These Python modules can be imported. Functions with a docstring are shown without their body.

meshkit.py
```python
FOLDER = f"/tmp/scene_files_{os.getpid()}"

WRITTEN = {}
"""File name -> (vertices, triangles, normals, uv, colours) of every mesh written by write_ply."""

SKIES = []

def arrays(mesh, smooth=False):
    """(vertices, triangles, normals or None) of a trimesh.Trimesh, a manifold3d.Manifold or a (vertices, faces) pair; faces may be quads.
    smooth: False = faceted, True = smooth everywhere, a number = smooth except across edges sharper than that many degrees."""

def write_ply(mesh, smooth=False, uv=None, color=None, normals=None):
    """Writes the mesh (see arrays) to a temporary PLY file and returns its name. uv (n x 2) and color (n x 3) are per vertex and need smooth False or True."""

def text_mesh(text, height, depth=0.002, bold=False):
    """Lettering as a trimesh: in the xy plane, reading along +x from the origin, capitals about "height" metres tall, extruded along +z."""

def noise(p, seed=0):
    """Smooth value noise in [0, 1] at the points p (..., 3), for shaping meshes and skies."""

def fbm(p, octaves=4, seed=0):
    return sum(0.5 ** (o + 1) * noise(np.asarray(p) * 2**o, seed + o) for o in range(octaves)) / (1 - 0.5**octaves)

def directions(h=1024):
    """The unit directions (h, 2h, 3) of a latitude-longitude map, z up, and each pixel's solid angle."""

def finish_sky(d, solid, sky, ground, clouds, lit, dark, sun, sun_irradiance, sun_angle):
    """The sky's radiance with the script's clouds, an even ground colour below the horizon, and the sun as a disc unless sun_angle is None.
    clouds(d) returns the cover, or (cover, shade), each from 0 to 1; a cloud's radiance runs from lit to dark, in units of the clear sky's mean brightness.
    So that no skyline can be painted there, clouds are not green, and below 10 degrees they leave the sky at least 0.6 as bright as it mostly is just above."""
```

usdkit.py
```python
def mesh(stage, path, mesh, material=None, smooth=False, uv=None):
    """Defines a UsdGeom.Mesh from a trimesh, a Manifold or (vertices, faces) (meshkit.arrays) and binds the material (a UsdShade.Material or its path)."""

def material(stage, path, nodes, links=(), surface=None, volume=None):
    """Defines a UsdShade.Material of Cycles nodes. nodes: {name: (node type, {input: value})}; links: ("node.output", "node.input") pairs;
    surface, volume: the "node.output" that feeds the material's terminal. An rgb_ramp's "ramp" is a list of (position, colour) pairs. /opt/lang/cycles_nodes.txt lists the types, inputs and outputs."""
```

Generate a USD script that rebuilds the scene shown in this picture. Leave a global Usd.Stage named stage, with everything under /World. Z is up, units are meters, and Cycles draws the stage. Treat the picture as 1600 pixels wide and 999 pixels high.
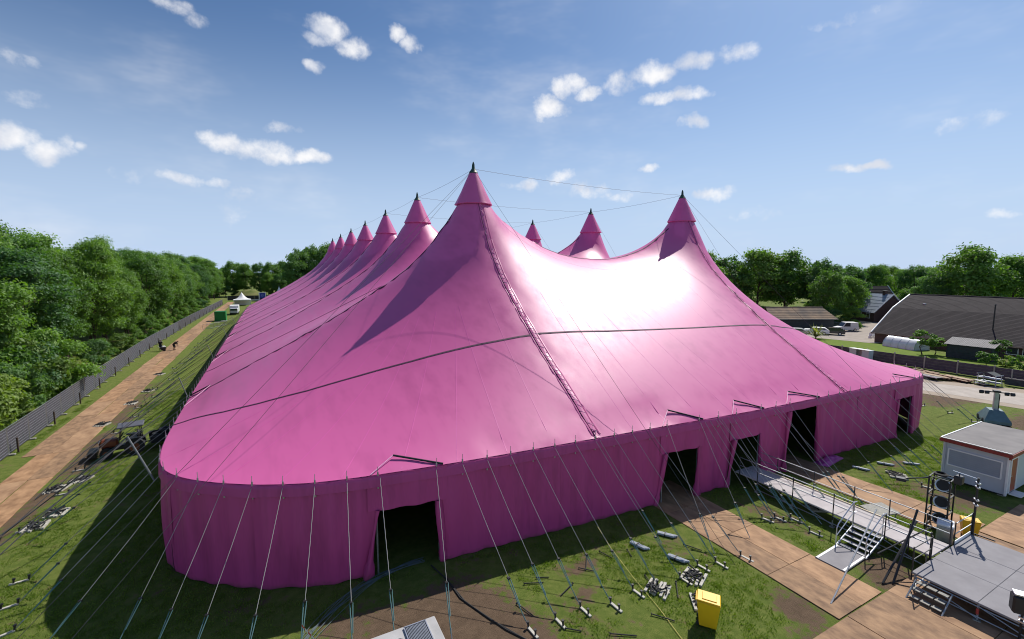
import math, random
import numpy as np, trimesh, usdkit, meshkit
from pxr import Usd, UsdGeom, UsdLux, UsdShade, Gf, Sdf, Vt
from scipy.spatial import Delaunay
from scipy.interpolate import LinearNDInterpolator, PchipInterpolator
import scipy.sparse as sp
import scipy.sparse.linalg as spl
from shapely.geometry import Polygon, LineString, Point
import shapely, manifold3d

stage = Usd.Stage.CreateInMemory()
UsdGeom.SetStageUpAxis(stage, 'Z'); UsdGeom.SetStageMetersPerUnit(stage, 1.0)
UsdGeom.Xform.Define(stage, '/World'); UsdGeom.Scope.Define(stage, '/World/Looks')
stage.SetDefaultPrim(stage.GetPrimAtPath('/World'))
rng = np.random.default_rng(7)
V = lambda *a: np.array(a, float)

# ------------------------------------------------------------------ camera, sky, sun, exposure
CAM_H, FOCAL = 13.0, 16.0
PITCH, YAW = math.radians(6.10), math.radians(27.67)          # yaw: right of +Y
sy, cy, sp_, cp = math.sin(YAW), math.cos(YAW), math.sin(PITCH), math.cos(PITCH)
fwd, right = V(sy * cp, cy * cp, -sp_), V(cy, -sy, 0)
up = np.cross(right, fwd)
cam = UsdGeom.Camera.Define(stage, '/World/camera')
cam.CreateHorizontalApertureAttr(36.0); cam.CreateFocalLengthAttr(FOCAL); cam.CreateFStopAttr(0.0)
cam.CreateClippingRangeAttr(Gf.Vec2f(0.1, 5000))
cam.CreateExposureAttr(0.05)
cam.AddTransformOp().Set(Gf.Matrix4d(*[float(x) for x in (*right, 0, *up, 0, *-fwd, 0, 0, 0, CAM_H, 1)]))
SUN = V(3.6, 1.7, 4.5); SUN /= np.linalg.norm(SUN)
SKY_STRENGTH, SUN_POWER = 0.072, 1.2
sun = UsdLux.DistantLight.Define(stage, '/World/sun')
sun.CreateIntensityAttr(SUN_POWER); sun.CreateAngleAttr(0.53); sun.CreateColorAttr(Gf.Vec3f(1, .95, .87)); sun.CreateNormalizeAttr(True)
_x = np.cross(V(0, 0, 1), SUN); _x /= np.linalg.norm(_x); _y = np.cross(SUN, _x)
sun.AddTransformOp().Set(Gf.Matrix4d(*[float(x) for x in (*_x, 0, *_y, 0, *SUN, 0, 0, 0, 60, 1)]))
# clouds: where they stand in the sky (azimuth from +Y, elevation, half width, half height in degrees, cover)
CLOUDS = [(6.5,24.9,2.43,1.49,1.00), (9.5,23.8,2.41,1.38,1.00), (5.3,23.8,1.45,0.78,0.70), (14.1,25.7,1.30,0.96,0.80), (15.8,24.9,1.33,0.99,0.80), (5.3,21.2,1.11,0.88,0.75), (-7.2,23.9,1.64,0.89,0.50), (-5.9,23.3,1.50,0.71,0.45), (-18.6,16.7,1.39,0.85,0.40), (-17.4,16.8,0.99,0.48,0.35), (-18.5,14.3,1.85,0.88,0.35), (-17.6,13.7,1.53,0.50,0.30), (-19.1,11.0,1.90,1.21,0.80), (-17.1,10.1,2.04,1.05,0.80), (-15.9,11.0,0.82,0.80,0.60), (-14.9,10.8,0.67,0.49,0.50), (-3.7,12.8,2.57,1.17,0.85), (0.0,12.5,3.73,1.41,0.95), (4.6,12.5,2.72,0.93,0.85), (-4.9,13.2,1.41,0.85,0.60), (1.4,15.0,2.06,0.88,0.75), (3.1,15.0,1.12,0.45,0.50), (-8.0,9.0,2.16,0.85,0.65), (-4.8,9.0,1.44,0.63,0.50), (-3.0,7.0,3.84,1.58,0.30), (34.2,21.0,2.55,1.46,0.90), (36.5,20.1,1.84,0.90,0.70), (32.3,18.8,3.05,1.32,0.75), (31.1,18.2,1.76,0.94,0.60), (39.9,20.9,1.65,1.50,0.65), (44.1,21.5,3.16,1.46,0.90), (48.3,22.1,2.75,1.29,0.90), (42.7,21.3,2.28,1.10,0.70), (52.7,22.0,2.60,1.02,0.60), (51.7,22.4,1.19,0.68,0.50), (45.2,18.8,2.66,0.95,0.90), (48.0,18.8,2.20,1.12,0.95), (48.5,16.1,1.83,0.65,0.60), (29.2,10.4,2.32,0.74,0.55), (33.1,11.1,2.44,0.88,0.65), (37.8,9.6,3.00,1.10,0.70), (40.7,9.1,2.66,0.80,0.65), (44.0,11.7,1.70,0.56,0.60), (51.3,8.6,2.62,0.83,0.65), (55.4,6.1,2.47,0.82,0.30), (63.1,9.9,2.07,0.61,0.80), (65.1,10.1,1.77,0.59,0.80), (74.2,4.8,1.80,0.54,0.50), (71.1,12.9,3.67,0.63,0.25), (-11.2,8.9,1.32,1.05,0.30), (41.2,20.5,2.73,0.88,0.50), (62.2,23.1,3.92,0.51,0.20),
 (85,22,6,2,.7),(-40,30,6,2,.6),(110,30,7,2.5,.7),(-75,25,8,2.5,.6),(150,25,8,2.5,.7),(190,28,9,3,.7),(240,22,8,2.5,.7)]
N, L = {}, []
N['tc'] = ('texture_coordinate', {})
N['wn'] = ('noise_texture', {'scale': 14.0, 'detail': 4.0, 'roughness': .6})
N['w0'] = ('vector_math', {'math_type': 'subtract', 'vector2': (.5, .5, .5)})
N['w1'] = ('vector_math', {'math_type': 'scale', 'scale': .045})
N['dw'] = ('vector_math', {'math_type': 'add'})
L += [('tc.generated', 'wn.vector'), ('wn.color', 'w0.vector1'), ('w0.vector', 'w1.vector1'), ('tc.generated', 'dw.vector1'), ('w1.vector', 'dw.vector2')]
last = None
for i, (az, el, w, h, s) in enumerate(CLOUDS):
    a, e = math.radians(az), math.radians(el)
    r_ = V(math.cos(a), -math.sin(a), 0) / math.sin(math.radians(w)); u_ = V(-math.sin(a) * math.sin(e), -math.cos(a) * math.sin(e), math.cos(e)) / math.sin(math.radians(h))
    N[f'a{i}'] = ('vector_math', {'math_type': 'dot_product', 'vector2': r_}); N[f'b{i}'] = ('vector_math', {'math_type': 'dot_product', 'vector2': u_})
    N[f'f{i}'] = ('vector_math', {'math_type': 'dot_product', 'vector2': V(math.sin(a) * math.cos(e), math.cos(a) * math.cos(e), math.sin(e))})
    N[f'g{i}'] = ('math', {'math_type': 'greater_than', 'value2': .5})
    N[f'c{i}'] = ('math', {'math_type': 'multiply'}); N[f'd{i}'] = ('math', {'math_type': 'multiply_add'}); N[f'e{i}'] = ('math', {'math_type': 'multiply_add', 'value2': -s * 1.15, 'value3': s * 1.03})
    N[f'h{i}'] = ('math', {'math_type': 'multiply_add', 'value2': 10.0}); N[f'k{i}'] = ('math', {'math_type': 'subtract', 'value2': 10.0})
    L += [('dw.vector', f'a{i}.vector1'), ('dw.vector', f'b{i}.vector1'), ('dw.vector', f'f{i}.vector1'), (f'f{i}.value', f'g{i}.value1'), (f'a{i}.value', f'c{i}.value1'), (f'a{i}.value', f'c{i}.value2'),
          (f'b{i}.value', f'd{i}.value1'), (f'b{i}.value', f'd{i}.value2'), (f'c{i}.value', f'd{i}.value3'), (f'd{i}.value', f'e{i}.value1'), (f'e{i}.value', f'k{i}.value1'), (f'g{i}.value', f'h{i}.value1'), (f'k{i}.value', f'h{i}.value3')]
    if last is None:
        last = f'h{i}.value'
    else:
        N[f'm{i}'] = ('math', {'math_type': 'maximum'}); L += [(last, f'm{i}.value1'), (f'h{i}.value', f'm{i}.value2')]; last = f'm{i}.value'
N['n2'] = ('noise_texture', {'scale': 21.0, 'detail': 12.0, 'roughness': .6})
N['n3'] = ('math', {'math_type': 'multiply_add', 'value2': 2.5, 'value3': -1.22})
N['nm'] = ('math', {'math_type': 'maximum', 'value2': -.75})
N['sum'] = ('math', {'math_type': 'add'})
N['mask'] = ('map_range', {'range_type': 'smoothstep', 'from_min': -.04, 'from_max': 1.2, 'to_min': 0.0, 'to_max': .97, 'clamp': True})
N['wispmap'] = ('mapping', {'scale': (3.0, 3.0, 9.0)})
N['wisp'] = ('noise_texture', {'scale': 1.0, 'detail': 5.0, 'roughness': .6})
N['wispr'] = ('map_range', {'range_type': 'smoothstep', 'from_min': .46, 'from_max': .85, 'to_min': 0.0, 'to_max': .30, 'clamp': True})
N['mx'] = ('math', {'math_type': 'maximum'})
N['sky'] = ('sky_texture', {'sky_type': 'single_scattering', 'sun_disc': False, 'sun_elevation': math.asin(SUN[2]), 'sun_rotation': math.atan2(SUN[0], SUN[1]), 'altitude': 10.0, 'air_density': 1.0, 'aerosol_density': 0.9, 'ozone_density': 2.2})
N['sep'] = ('separate_xyz', {})
N['hz'] = ('map_range', {'range_type': 'smoothstep', 'from_min': -.02, 'from_max': .46, 'to_min': .95, 'to_max': 0.0, 'clamp': True})
N['blu'] = ('mix_color', {'blend_type': 'multiply', 'fac': 1.0, 'b': (.79, 1.01, 1.24), 'use_clamp': False})
N['air'] = ('mix_color', {'blend_type': 'mix', 'b': (7.4, 9.3, 12.4), 'use_clamp': False})
N['mixc'] = ('mix_color', {'blend_type': 'mix', 'use_clamp': False})
N['cn'] = ('noise_texture', {'scale': 15.0, 'detail': 5.0, 'roughness': .55}); N['cr'] = ('map_range', {'range_type': 'smoothstep', 'from_min': .36, 'from_max': .60, 'clamp': True}); N['cmap'] = ('mapping', {'location': (.012, .012, -.02)})
N['cc'] = ('mix_color', {'a': (9.6, 10.1, 11.3), 'b': (13.6, 13.5, 13.6), 'use_clamp': False})
L += [('tc.generated', 'cmap.vector'), ('cmap.vector', 'cn.vector'), ('cn.fac', 'cr.value'), ('cr.result', 'cc.fac'), ('cc.result', 'mixc.b')]
N['bg'] = ('background_shader', {'strength': SKY_STRENGTH})
L += [('tc.generated', 'n2.vector'), ('n2.fac', 'n3.value1'), (last, 'nm.value1'), ('nm.value', 'sum.value1'), ('n3.value', 'sum.value2'), ('sum.value', 'mask.value'), ('tc.generated', 'wispmap.vector'), ('wispmap.vector', 'wisp.vector'),
      ('wisp.fac', 'wispr.value'), ('mask.result', 'mx.value1'), ('wispr.result', 'mx.value2'), ('mx.value', 'mixc.fac'), ('tc.generated', 'sep.vector'), ('sep.z', 'hz.value'), ('hz.result', 'air.fac'), ('sky.color', 'blu.a'), ('blu.result', 'air.a'), ('air.result', 'mixc.a'), ('mixc.result', 'bg.color')]
sky_m = usdkit.material(stage, '/World/Looks/sky_air', N, L, surface='bg.background')
dome = UsdLux.DomeLight.Define(stage, '/World/sky')
UsdShade.MaterialBindingAPI.Apply(dome.GetPrim()).Bind(sky_m)
dome.GetPrim().SetCustomDataByKey('kind', 'structure')

# ------------------------------------------------------------------ helpers: materials, meshes, things
MATS = {}
def mat(name, col, rough=.6, metal=0., var=.18, scale=2.0, bump=0., bscale=30., spec=.5, col2=None, coord='object', detail=4., stretch=None, **kw):
    if name in MATS:
        return MATS[name]
    a = [c * (1 - var) for c in col] if col2 is None else col
    b = [min(1, c * (1 + var)) for c in col] if col2 is None else col2
    n = {'tc': ('texture_coordinate', {}), 'geo': ('geometry', {}), 'n': ('noise_texture', {'scale': scale, 'detail': detail, 'roughness': .62}), 'r': ('rgb_ramp', {'ramp': [(.3, tuple(a)), (.7, tuple(b))]}),
         'p': ('principled_bsdf', {'roughness': rough, 'metallic': metal, 'specular_ior_level': spec, **kw})}
    src = 'tc.object' if coord == 'object' else 'geo.position'
    if stretch: n['st'] = ('mapping', {'scale': stretch})
    l = ([(src, 'st.vector'), ('st.vector', 'n.vector')] if stretch else [(src, 'n.vector')]) + [('n.fac', 'r.fac'), ('r.color', 'p.base_color')]
    if bump:
        n['bn'] = ('noise_texture', {'scale': bscale, 'detail': 3.0}); n['b'] = ('bump', {'strength': bump, 'distance': .03})
        l += [(src, 'bn.vector'), ('bn.fac', 'b.height'), ('b.normal', 'p.normal')]
    MATS[name] = usdkit.material(stage, '/World/Looks/' + name, n, l, surface='p.BSDF')
    return MATS[name]

class MB:
    "collects shapes into one mesh"
    def __init__(s): s.v, s.f, s.n = [], [], 0
    def raw(s, v, f):
        v, f = np.asarray(v, float), np.asarray(f, int)
        if f.shape[1] == 4: f = np.vstack([f[:, [0, 1, 2]], f[:, [0, 2, 3]]])
        s.v.append(v); s.f.append(f + s.n); s.n += len(v); return s
    def add(s, m, M=None):
        v = np.array(m.vertices)
        if M is not None: v = v @ M[:3, :3].T + M[:3, 3]
        return s.raw(v, m.faces)
    def box(s, c, d, rz=0., rx=0., ry=0., ch=0.):
        x, y, z = np.array(d) / 2.
        if ch > 0:
            ch = min(ch, x * .9, y * .9, z * .9)
            pts = []
            for a in (-1, 1):
                for b in (-1, 1):
                    for g in (-1, 1): pts += [(a * (x - ch), b * (y - ch), g * z), (a * (x - ch), b * y, g * (z - ch)), (a * x, b * (y - ch), g * (z - ch))]
            m = trimesh.convex.convex_hull(np.array(pts)); v, f = np.array(m.vertices), np.array(m.faces)
        else:
            v = np.array([(a, b, g) for a in (-x, x) for b in (-y, y) for g in (-z, z)])
            f = np.array([(0, 1, 3, 2), (4, 6, 7, 5), (0, 4, 5, 1), (2, 3, 7, 6), (0, 2, 6, 4), (1, 5, 7, 3)])
        R = trimesh.transformations.euler_matrix(rx, ry, rz, 'sxyz')[:3, :3]
        return s.raw(v @ R.T + np.array(c, float), f)
    def tube(s, p, q, r, n=6, r2=None):
        p, q = np.array(p, float), np.array(q, float); d = q - p; l = np.linalg.norm(d)
        if l < 1e-6: return s
        d /= l; a = np.cross(d, (0, 0, 1.) if abs(d[2]) < .9 else (1., 0, 0)); a /= np.linalg.norm(a); b = np.cross(d, a)
        t = np.arange(n) * 2 * np.pi / n; ring = np.cos(t)[:, None] * a + np.sin(t)[:, None] * b
        v = np.vstack([p + ring * r, q + ring * (r if r2 is None else r2), [p], [q]]); f = []
        for i in range(n):
            j = (i + 1) % n; f += [(i, j, n + j), (i, n + j, n + i), (j, i, 2 * n), (n + i, n + j, 2 * n + 1)]
        return s.raw(v, f)
    def path(s, pts, r, n=5):
        for a, b in zip(pts[:-1], pts[1:]): s.tube(a, b, r, n)
        return s
    def lathe(s, prof, c=(0, 0, 0), n=16):
        prof = np.array(prof, float); t = np.arange(n) * 2 * np.pi / n; k = len(prof)
        v = np.stack([prof[:, :1] * np.cos(t), prof[:, :1] * np.sin(t), np.repeat(prof[:, 1:], n, 1)], -1).reshape(-1, 3) + np.array(c, float); f = []
        for i in range(k - 1):
            for j in range(n):
                a, b = i * n + j, i * n + (j + 1) % n; f.append((a, b, b + n, a + n))
        return s.raw(v, f)
    def prism(s, poly, z0, z1, M=None):
        m = trimesh.creation.extrude_polygon(Polygon(poly) if not isinstance(poly, Polygon) else poly, z1 - z0, engine='earcut'); m.apply_translation((0, 0, z0))
        return s.add(m, M)
    def get(s): return np.vstack(s.v), np.vstack(s.f)

used = {}
def numbered(path):
    if path not in used and not stage.GetPrimAtPath(path): used[path] = 0; return path
    while True:
        used[path] = used.get(path, 0) + 1
        p = f'{path}_{used[path]:03d}'
        if not stage.GetPrimAtPath(p): return p
def tag(p, label=None, cat=None, group=None, kind=None):
    for k, v in (('label', label), ('category', cat), ('group', group), ('kind', kind)):
        if v: p.SetCustomDataByKey(k, v)
    return p
def place(x, loc, rz=0., sc=None):
    x.AddTranslateOp().Set(Gf.Vec3d(*[float(a) for a in loc])); x.AddRotateZOp().Set(float(math.degrees(rz)))
    x.AddScaleOp().Set(Gf.Vec3f(*[float(a) for a in (sc if sc is not None else (1, 1, 1))]))
def thing(name, label, cat, loc=(0, 0, 0), rz=0., group=None, kind=None):
    x = UsdGeom.Xform.Define(stage, numbered('/World/' + name)); place(x, loc, rz)
    return tag(x.GetPrim(), label, cat, group, kind)
def part(parent, name, mb, m, label=None, smooth=30, kind=None):
    base = parent.GetPath().pathString if parent is not None else '/World'
    g = usdkit.mesh(stage, numbered(f'{base}/{name}'), mb.get() if isinstance(mb, MB) else mb, m, smooth)
    return tag(g.GetPrim(), label, kind=kind)
def solo(name, mb, m, label=None, cat=None, group=None, kind=None, smooth=30): return tag(part(None, name, mb, m, smooth=smooth), label, cat, group, kind)
def proto(name):
    p = stage.CreateClassPrim('/World/' + name); return p
def copy(cls, name, label, cat, loc, rz=0., group=None, sc=None):
    x = UsdGeom.Xform.Define(stage, numbered('/World/' + name)); place(x, loc, rz, sc)
    p = x.GetPrim(); p.GetReferences().AddInternalReference(cls.GetPath()); p.SetInstanceable(True)
    return tag(p, label, cat, group)
ORD = ['', 'first', 'second', 'third', 'fourth', 'fifth', 'sixth', 'seventh', 'eighth', 'ninth', 'tenth', 'eleventh', 'twelfth', 'thirteenth', 'fourteenth', 'fifteenth', 'sixteenth', 'seventeenth', 'eighteenth', 'nineteenth', 'twentieth']
def nth(i):
    if i < len(ORD): return ORD[i]
    return f"{i}{'th' if i % 100 in (11, 12, 13) else {1: 'st', 2: 'nd', 3: 'rd'}.get(i % 10, 'th')}"

# ------------------------------------------------------------------ materials
def tent_mat(name, base, rough, seam, mp=(1.0, .12, 1.0), var=.05, bs=1.1, mud=False):
    n = {'geo': ('geometry', {}), 'mp': ('mapping', {'scale': mp}), 'n': ('noise_texture', {'scale': 1.6, 'detail': 5.0, 'roughness': .6}), 'n2': ('noise_texture', {'scale': .22, 'detail': 4.0}), 'mx': ('math', {'math_type': 'add'}),
         'r': ('rgb_ramp', {'ramp': [(.62, tuple(c * (1 - var) for c in base)), (1.3 / 2 + .35, tuple(min(1, c * (1 + var)) for c in base))]}),
         'rr': ('map_range', {'from_min': .25, 'from_max': .75, 'to_min': rough - .05, 'to_max': rough + .06}), 'bn': ('noise_texture', {'scale': bs, 'detail': 5.0, 'roughness': .6}), 'b': ('bump', {'strength': seam, 'distance': .05}),
         'p': ('principled_bsdf', {'specular_ior_level': .36})}
    l = [('geo.position', 'mp.vector'), ('mp.vector', 'n.vector'), ('geo.position', 'n2.vector'), ('n.fac', 'mx.value1'), ('n2.fac', 'mx.value2'), ('mx.value', 'r.fac'), ('r.color', 'p.base_color'), ('n.fac', 'rr.value'), ('rr.result', 'p.roughness'),
         ('mp.vector', 'bn.vector'), ('bn.fac', 'b.height'), ('b.normal', 'p.normal')]
    if mud:
        n |= {'mz': ('separate_xyz', {}), 'mn': ('noise_texture', {'scale': 2.4, 'detail': 8.0, 'roughness': .7}), 'ma': ('math', {'math_type': 'multiply_add', 'value2': -1.5, 'value3': .62}), 'mb': ('math', {'math_type': 'add'}), 'mr': ('map_range', {'range_type': 'smoothstep', 'from_min': .72, 'from_max': 1.15, 'to_max': .55, 'clamp': True}), 'mm': ('mix_color', {'b': (.10, .055, .045)})}
        l.remove(('r.color', 'p.base_color')); l += [('geo.position', 'mz.vector'), ('geo.position', 'mn.vector'), ('mz.z', 'ma.value1'), ('ma.value', 'mb.value1'), ('mn.fac', 'mb.value2'), ('mb.value', 'mr.value'), ('mr.result', 'mm.fac'), ('r.color', 'mm.a'), ('mm.result', 'p.base_color')]
    MATS[name] = usdkit.material(stage, '/World/Looks/' + name, n, l, surface='p.BSDF'); return MATS[name]
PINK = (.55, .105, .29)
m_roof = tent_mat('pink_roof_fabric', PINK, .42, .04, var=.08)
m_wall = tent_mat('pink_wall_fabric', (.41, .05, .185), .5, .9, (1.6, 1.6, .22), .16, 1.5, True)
m_lace = mat('lacing_flap', (.30, .04, .17), .6)
m_lace_gapshade = mat('lacing_with_gap_shade', (.07, .012, .05), .7)  # dark lacing, with the shade of its gap put into the colour
m_lacerope = mat('lacing_rope', (.75, .42, .60), .5)
m_dark = mat('black_steel', (.012, .012, .014), .45, var=.3)
m_steel = mat('galvanised_steel', (.38, .40, .42), .42, .85, var=.2, scale=6)
m_dullsteel = mat('dull_grey_steel', (.14, .15, .155), .65, .2)
m_alu = mat('aluminium', (.62, .63, .65), .35, .9)
m_greensteel = mat('dark_green_paint', (.015, .05, .035), .5)
m_rope = mat('pale_rope', (.36, .34, .33), .8)
m_wire = mat('steel_wire', (.05, .05, .06), .7)
m_paleplate = mat('pale_anchor_bar', (.44, .42, .37), .75, var=.25, scale=8)
m_strap = mat('teal_strap', (.06, .17, .14), .8, col2=(.15, .25, .28), scale=1.0)
m_plate = mat('grey_anchor_bar', (.27, .26, .23), .75, var=.25, scale=8)
m_ply = mat('brown_trackway_board', (.20, .105, .05), .8, col2=(.47, .275, .145), scale=1.3, stretch=(1.5, .75, 1), bump=.3, bscale=12, detail=8)
m_ply2 = mat('brown_trackway_board_worn', (.21, .115, .062), .85, col2=(.46, .285, .16), scale=.9, stretch=(1.5, .75, 1), bump=.3, bscale=12, detail=8)
m_ply3 = mat('brown_trackway_board_grey', (.15, .085, .048), .85, col2=(.38, .23, .125), scale=1.7, stretch=(1.5, .75, 1), bump=.3, bscale=12, detail=8)
PLY = [m_ply, m_ply2, m_ply3]
m_deck = mat('grey_stage_deck', (.20, .19, .205), .8, col2=(.26, .25, .265), scale=1.2, bump=.15, bscale=60, detail=7)
m_ramp = mat('pale_catwalk_deck', (.40, .36, .36), .8, col2=(.50, .46, .46), scale=1.5, bump=.1)
m_white = mat('white_paint', (.78, .78, .77), .5, var=.06)
m_offwhite = mat('grey_white_panel', (.50, .52, .56), .5, var=.06, scale=1)
m_roofgrey = mat('grey_bitumen_roof', (.16, .15, .15), .85, col2=(.23, .215, .21), scale=.9, detail=8)
m_red = mat('dark_red_trim', (.25, .03, .025), .5)
m_redwood = mat('red_brown_door', (.28, .06, .035), .5)
m_yellow = mat('yellow_plastic', (.80, .46, .01), .42, var=.06)
m_green = mat('green_container', (.01, .22, .05), .5, var=.12)
m_black = mat('black_plastic', (.015, .015, .017), .5, var=.2)
m_rubber = mat('rubber', (.02, .02, .02), .8)
m_glass = mat('dark_glass', (.02, .025, .03), .08, spec=.8)
m_blue = mat('blue_banner', (.02, .04, .30), .6)
m_orange = mat('orange_hood', (.20, .045, .015), .45)
m_fence = mat('grey_fence_board', (.04, .04, .05), .7, col2=(.075, .07, .085), scale=3)
m_barnroof = mat('dark_roof_tiles', (.030, .025, .027), .9, spec=.2, col2=(.052, .044, .046), scale=.7, detail=9, bump=.5, bscale=5)
m_brick = mat('brown_brick', (.085, .05, .042), .85, var=.25, scale=5)
m_barnwall = mat('dark_boards', (.035, .045, .05), .8, var=.3, scale=3)
m_greenwall = mat('dark_green_boards', (.02, .04, .042), .75, var=.3, scale=3)
m_skin = mat('skin', (.45, .26, .19), .6); m_cloth = mat('black_clothing', (.015, .014, .016), .9); m_short = mat('dark_blue_clothing', (.03, .035, .06), .9); m_hair = mat('dark_hair', (.03, .02, .012), .7)
m_wood = mat('pale_timber', (.40, .28, .18), .8, var=.3, scale=4)
m_poly = mat('polytunnel_film', (.62, .64, .66), .3, var=.12, scale=1.2)
m_bark = mat('bark', (.07, .05, .035), .9, var=.35, scale=5)
m_water = mat('pale_pvc', (.80, .80, .80), .5, var=.05)
m_silver = mat('silver_paint', (.42, .44, .47), .3, .5)
m_purple = mat('purple_fabric', (.40, .055, .27), .55)

def leaf_mat(name, dark, light):
    n = {'geo': ('geometry', {}), 'oi': ('object_info', {}), 'ad': ('math', {'math_type': 'multiply_add', 'value2': .45}), 'm2': ('math', {'math_type': 'multiply', 'value2': .62}),
         'r': ('rgb_ramp', {'ramp': [(.1, dark), (.9, light)]}), 'p': ('principled_bsdf', {'roughness': .55, 'specular_ior_level': .35}), 't': ('translucent_bsdf', {}), 'br': ('mix_color', {'blend_type': 'multiply', 'fac': 1.0, 'b': (2.1, 2.3, .6), 'use_clamp': False}), 'mx': ('mix_closure', {'fac': .32})}
    l = [('geo.random_per_island', 'ad.value1'), ('oi.random', 'm2.value1'), ('m2.value', 'ad.value3'), ('ad.value', 'r.fac'), ('r.color', 'p.base_color'), ('r.color', 'br.a'), ('br.result', 't.color'), ('p.BSDF', 'mx.closure1'), ('t.BSDF', 'mx.closure2')]
    MATS[name] = usdkit.material(stage, '/World/Looks/' + name, n, l, surface='mx.closure'); return MATS[name]
m_leaf = leaf_mat('leaves', (.070, .155, .030), (.190, .320, .060))
m_leafy = leaf_mat('leaves_yellow', (.100, .175, .036), (.210, .290, .066))
m_leafd = leaf_mat('leaves_dark', (.055, .135, .048), (.135, .240, .066))
m_leafp = leaf_mat('leaves_pale', (.12, .15, .05), (.30, .30, .14))
m_blade = leaf_mat('grass_blades', (.095, .160, .022), (.200, .265, .048))

# ------------------------------------------------------------------ ground
DIRT = [(5.0, 15.0, 3.0, 2.4, 1.0), (6.9, 12.5, 1.5, 4.0, .8), (2.5, 16.6, 3.0, .8, .45), (11.3, 15.2, 1.6, .6, .35), (10.6, 13.8, 1.2, .5, .3), (-12.2, 42, 1.1, 7, .75), (-12.5, 32, .9, 7, .55), (-12.6, 55, 1.2, 9, .5), (17.4, 9.4, .9, 1.6, .65), (16.3, 8, 1.4, 1.0, .6),
        (22.6, 8.6, 1.6, 1.2, .8), (30.5, 10.6, 1.6, 1.6, .5), (62, 19.5, 6, 2.2, .9), (70, 22, 5, 1.6, .5), (58, 13, 5, 1.5, .7), (34.5, 10.5, 2.0, 2.5, .45), (23, 14, 1, 2.2, .4), (36, 14.3, 2.5, .6, .4)]
n = {'geo': ('geometry', {}), 'big': ('noise_texture', {'scale': .35, 'detail': 6.0, 'roughness': .65}), 'fine': ('noise_texture', {'scale': 2.2, 'detail': 9.0, 'roughness': .75}), 'fib': ('noise_texture', {'scale': 34.0, 'detail': 4.0, 'roughness': .7}),
     'gr': ('rgb_ramp', {'ramp': [(.28, (.042, .066, .015)), (.48, (.112, .156, .028)), (.62, (.205, .225, .060))]}), 'dr': ('rgb_ramp', {'ramp': [(.3, (.070, .043, .031)), (.7, (.205, .135, .096))]}),
     's1': ('math', {'math_type': 'multiply_add', 'value2': .55}), 's2': ('math', {'math_type': 'multiply_add', 'value2': .45, 'value3': 0.0}),
     'patch': ('map_range', {'range_type': 'smoothstep', 'from_min': .60, 'from_max': .80, 'to_max': .94, 'clamp': True}), 'mix': ('mix_color', {'use_clamp': False}), 'b': ('bump', {'strength': .9, 'distance': .06}), 'p': ('principled_bsdf', {'roughness': .95, 'specular_ior_level': .15})}
l = [('geo.position', f'{k}.vector') for k in ('big', 'fine', 'fib')] + [('fine.fac', 's1.value1'), ('fib.fac', 's2.value1'), ('s2.value', 's1.value3'), ('s1.value', 'gr.fac'), ('s1.value', 'dr.fac'), ('fib.fac', 'b.height'), ('b.normal', 'p.normal')]
last = None
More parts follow.
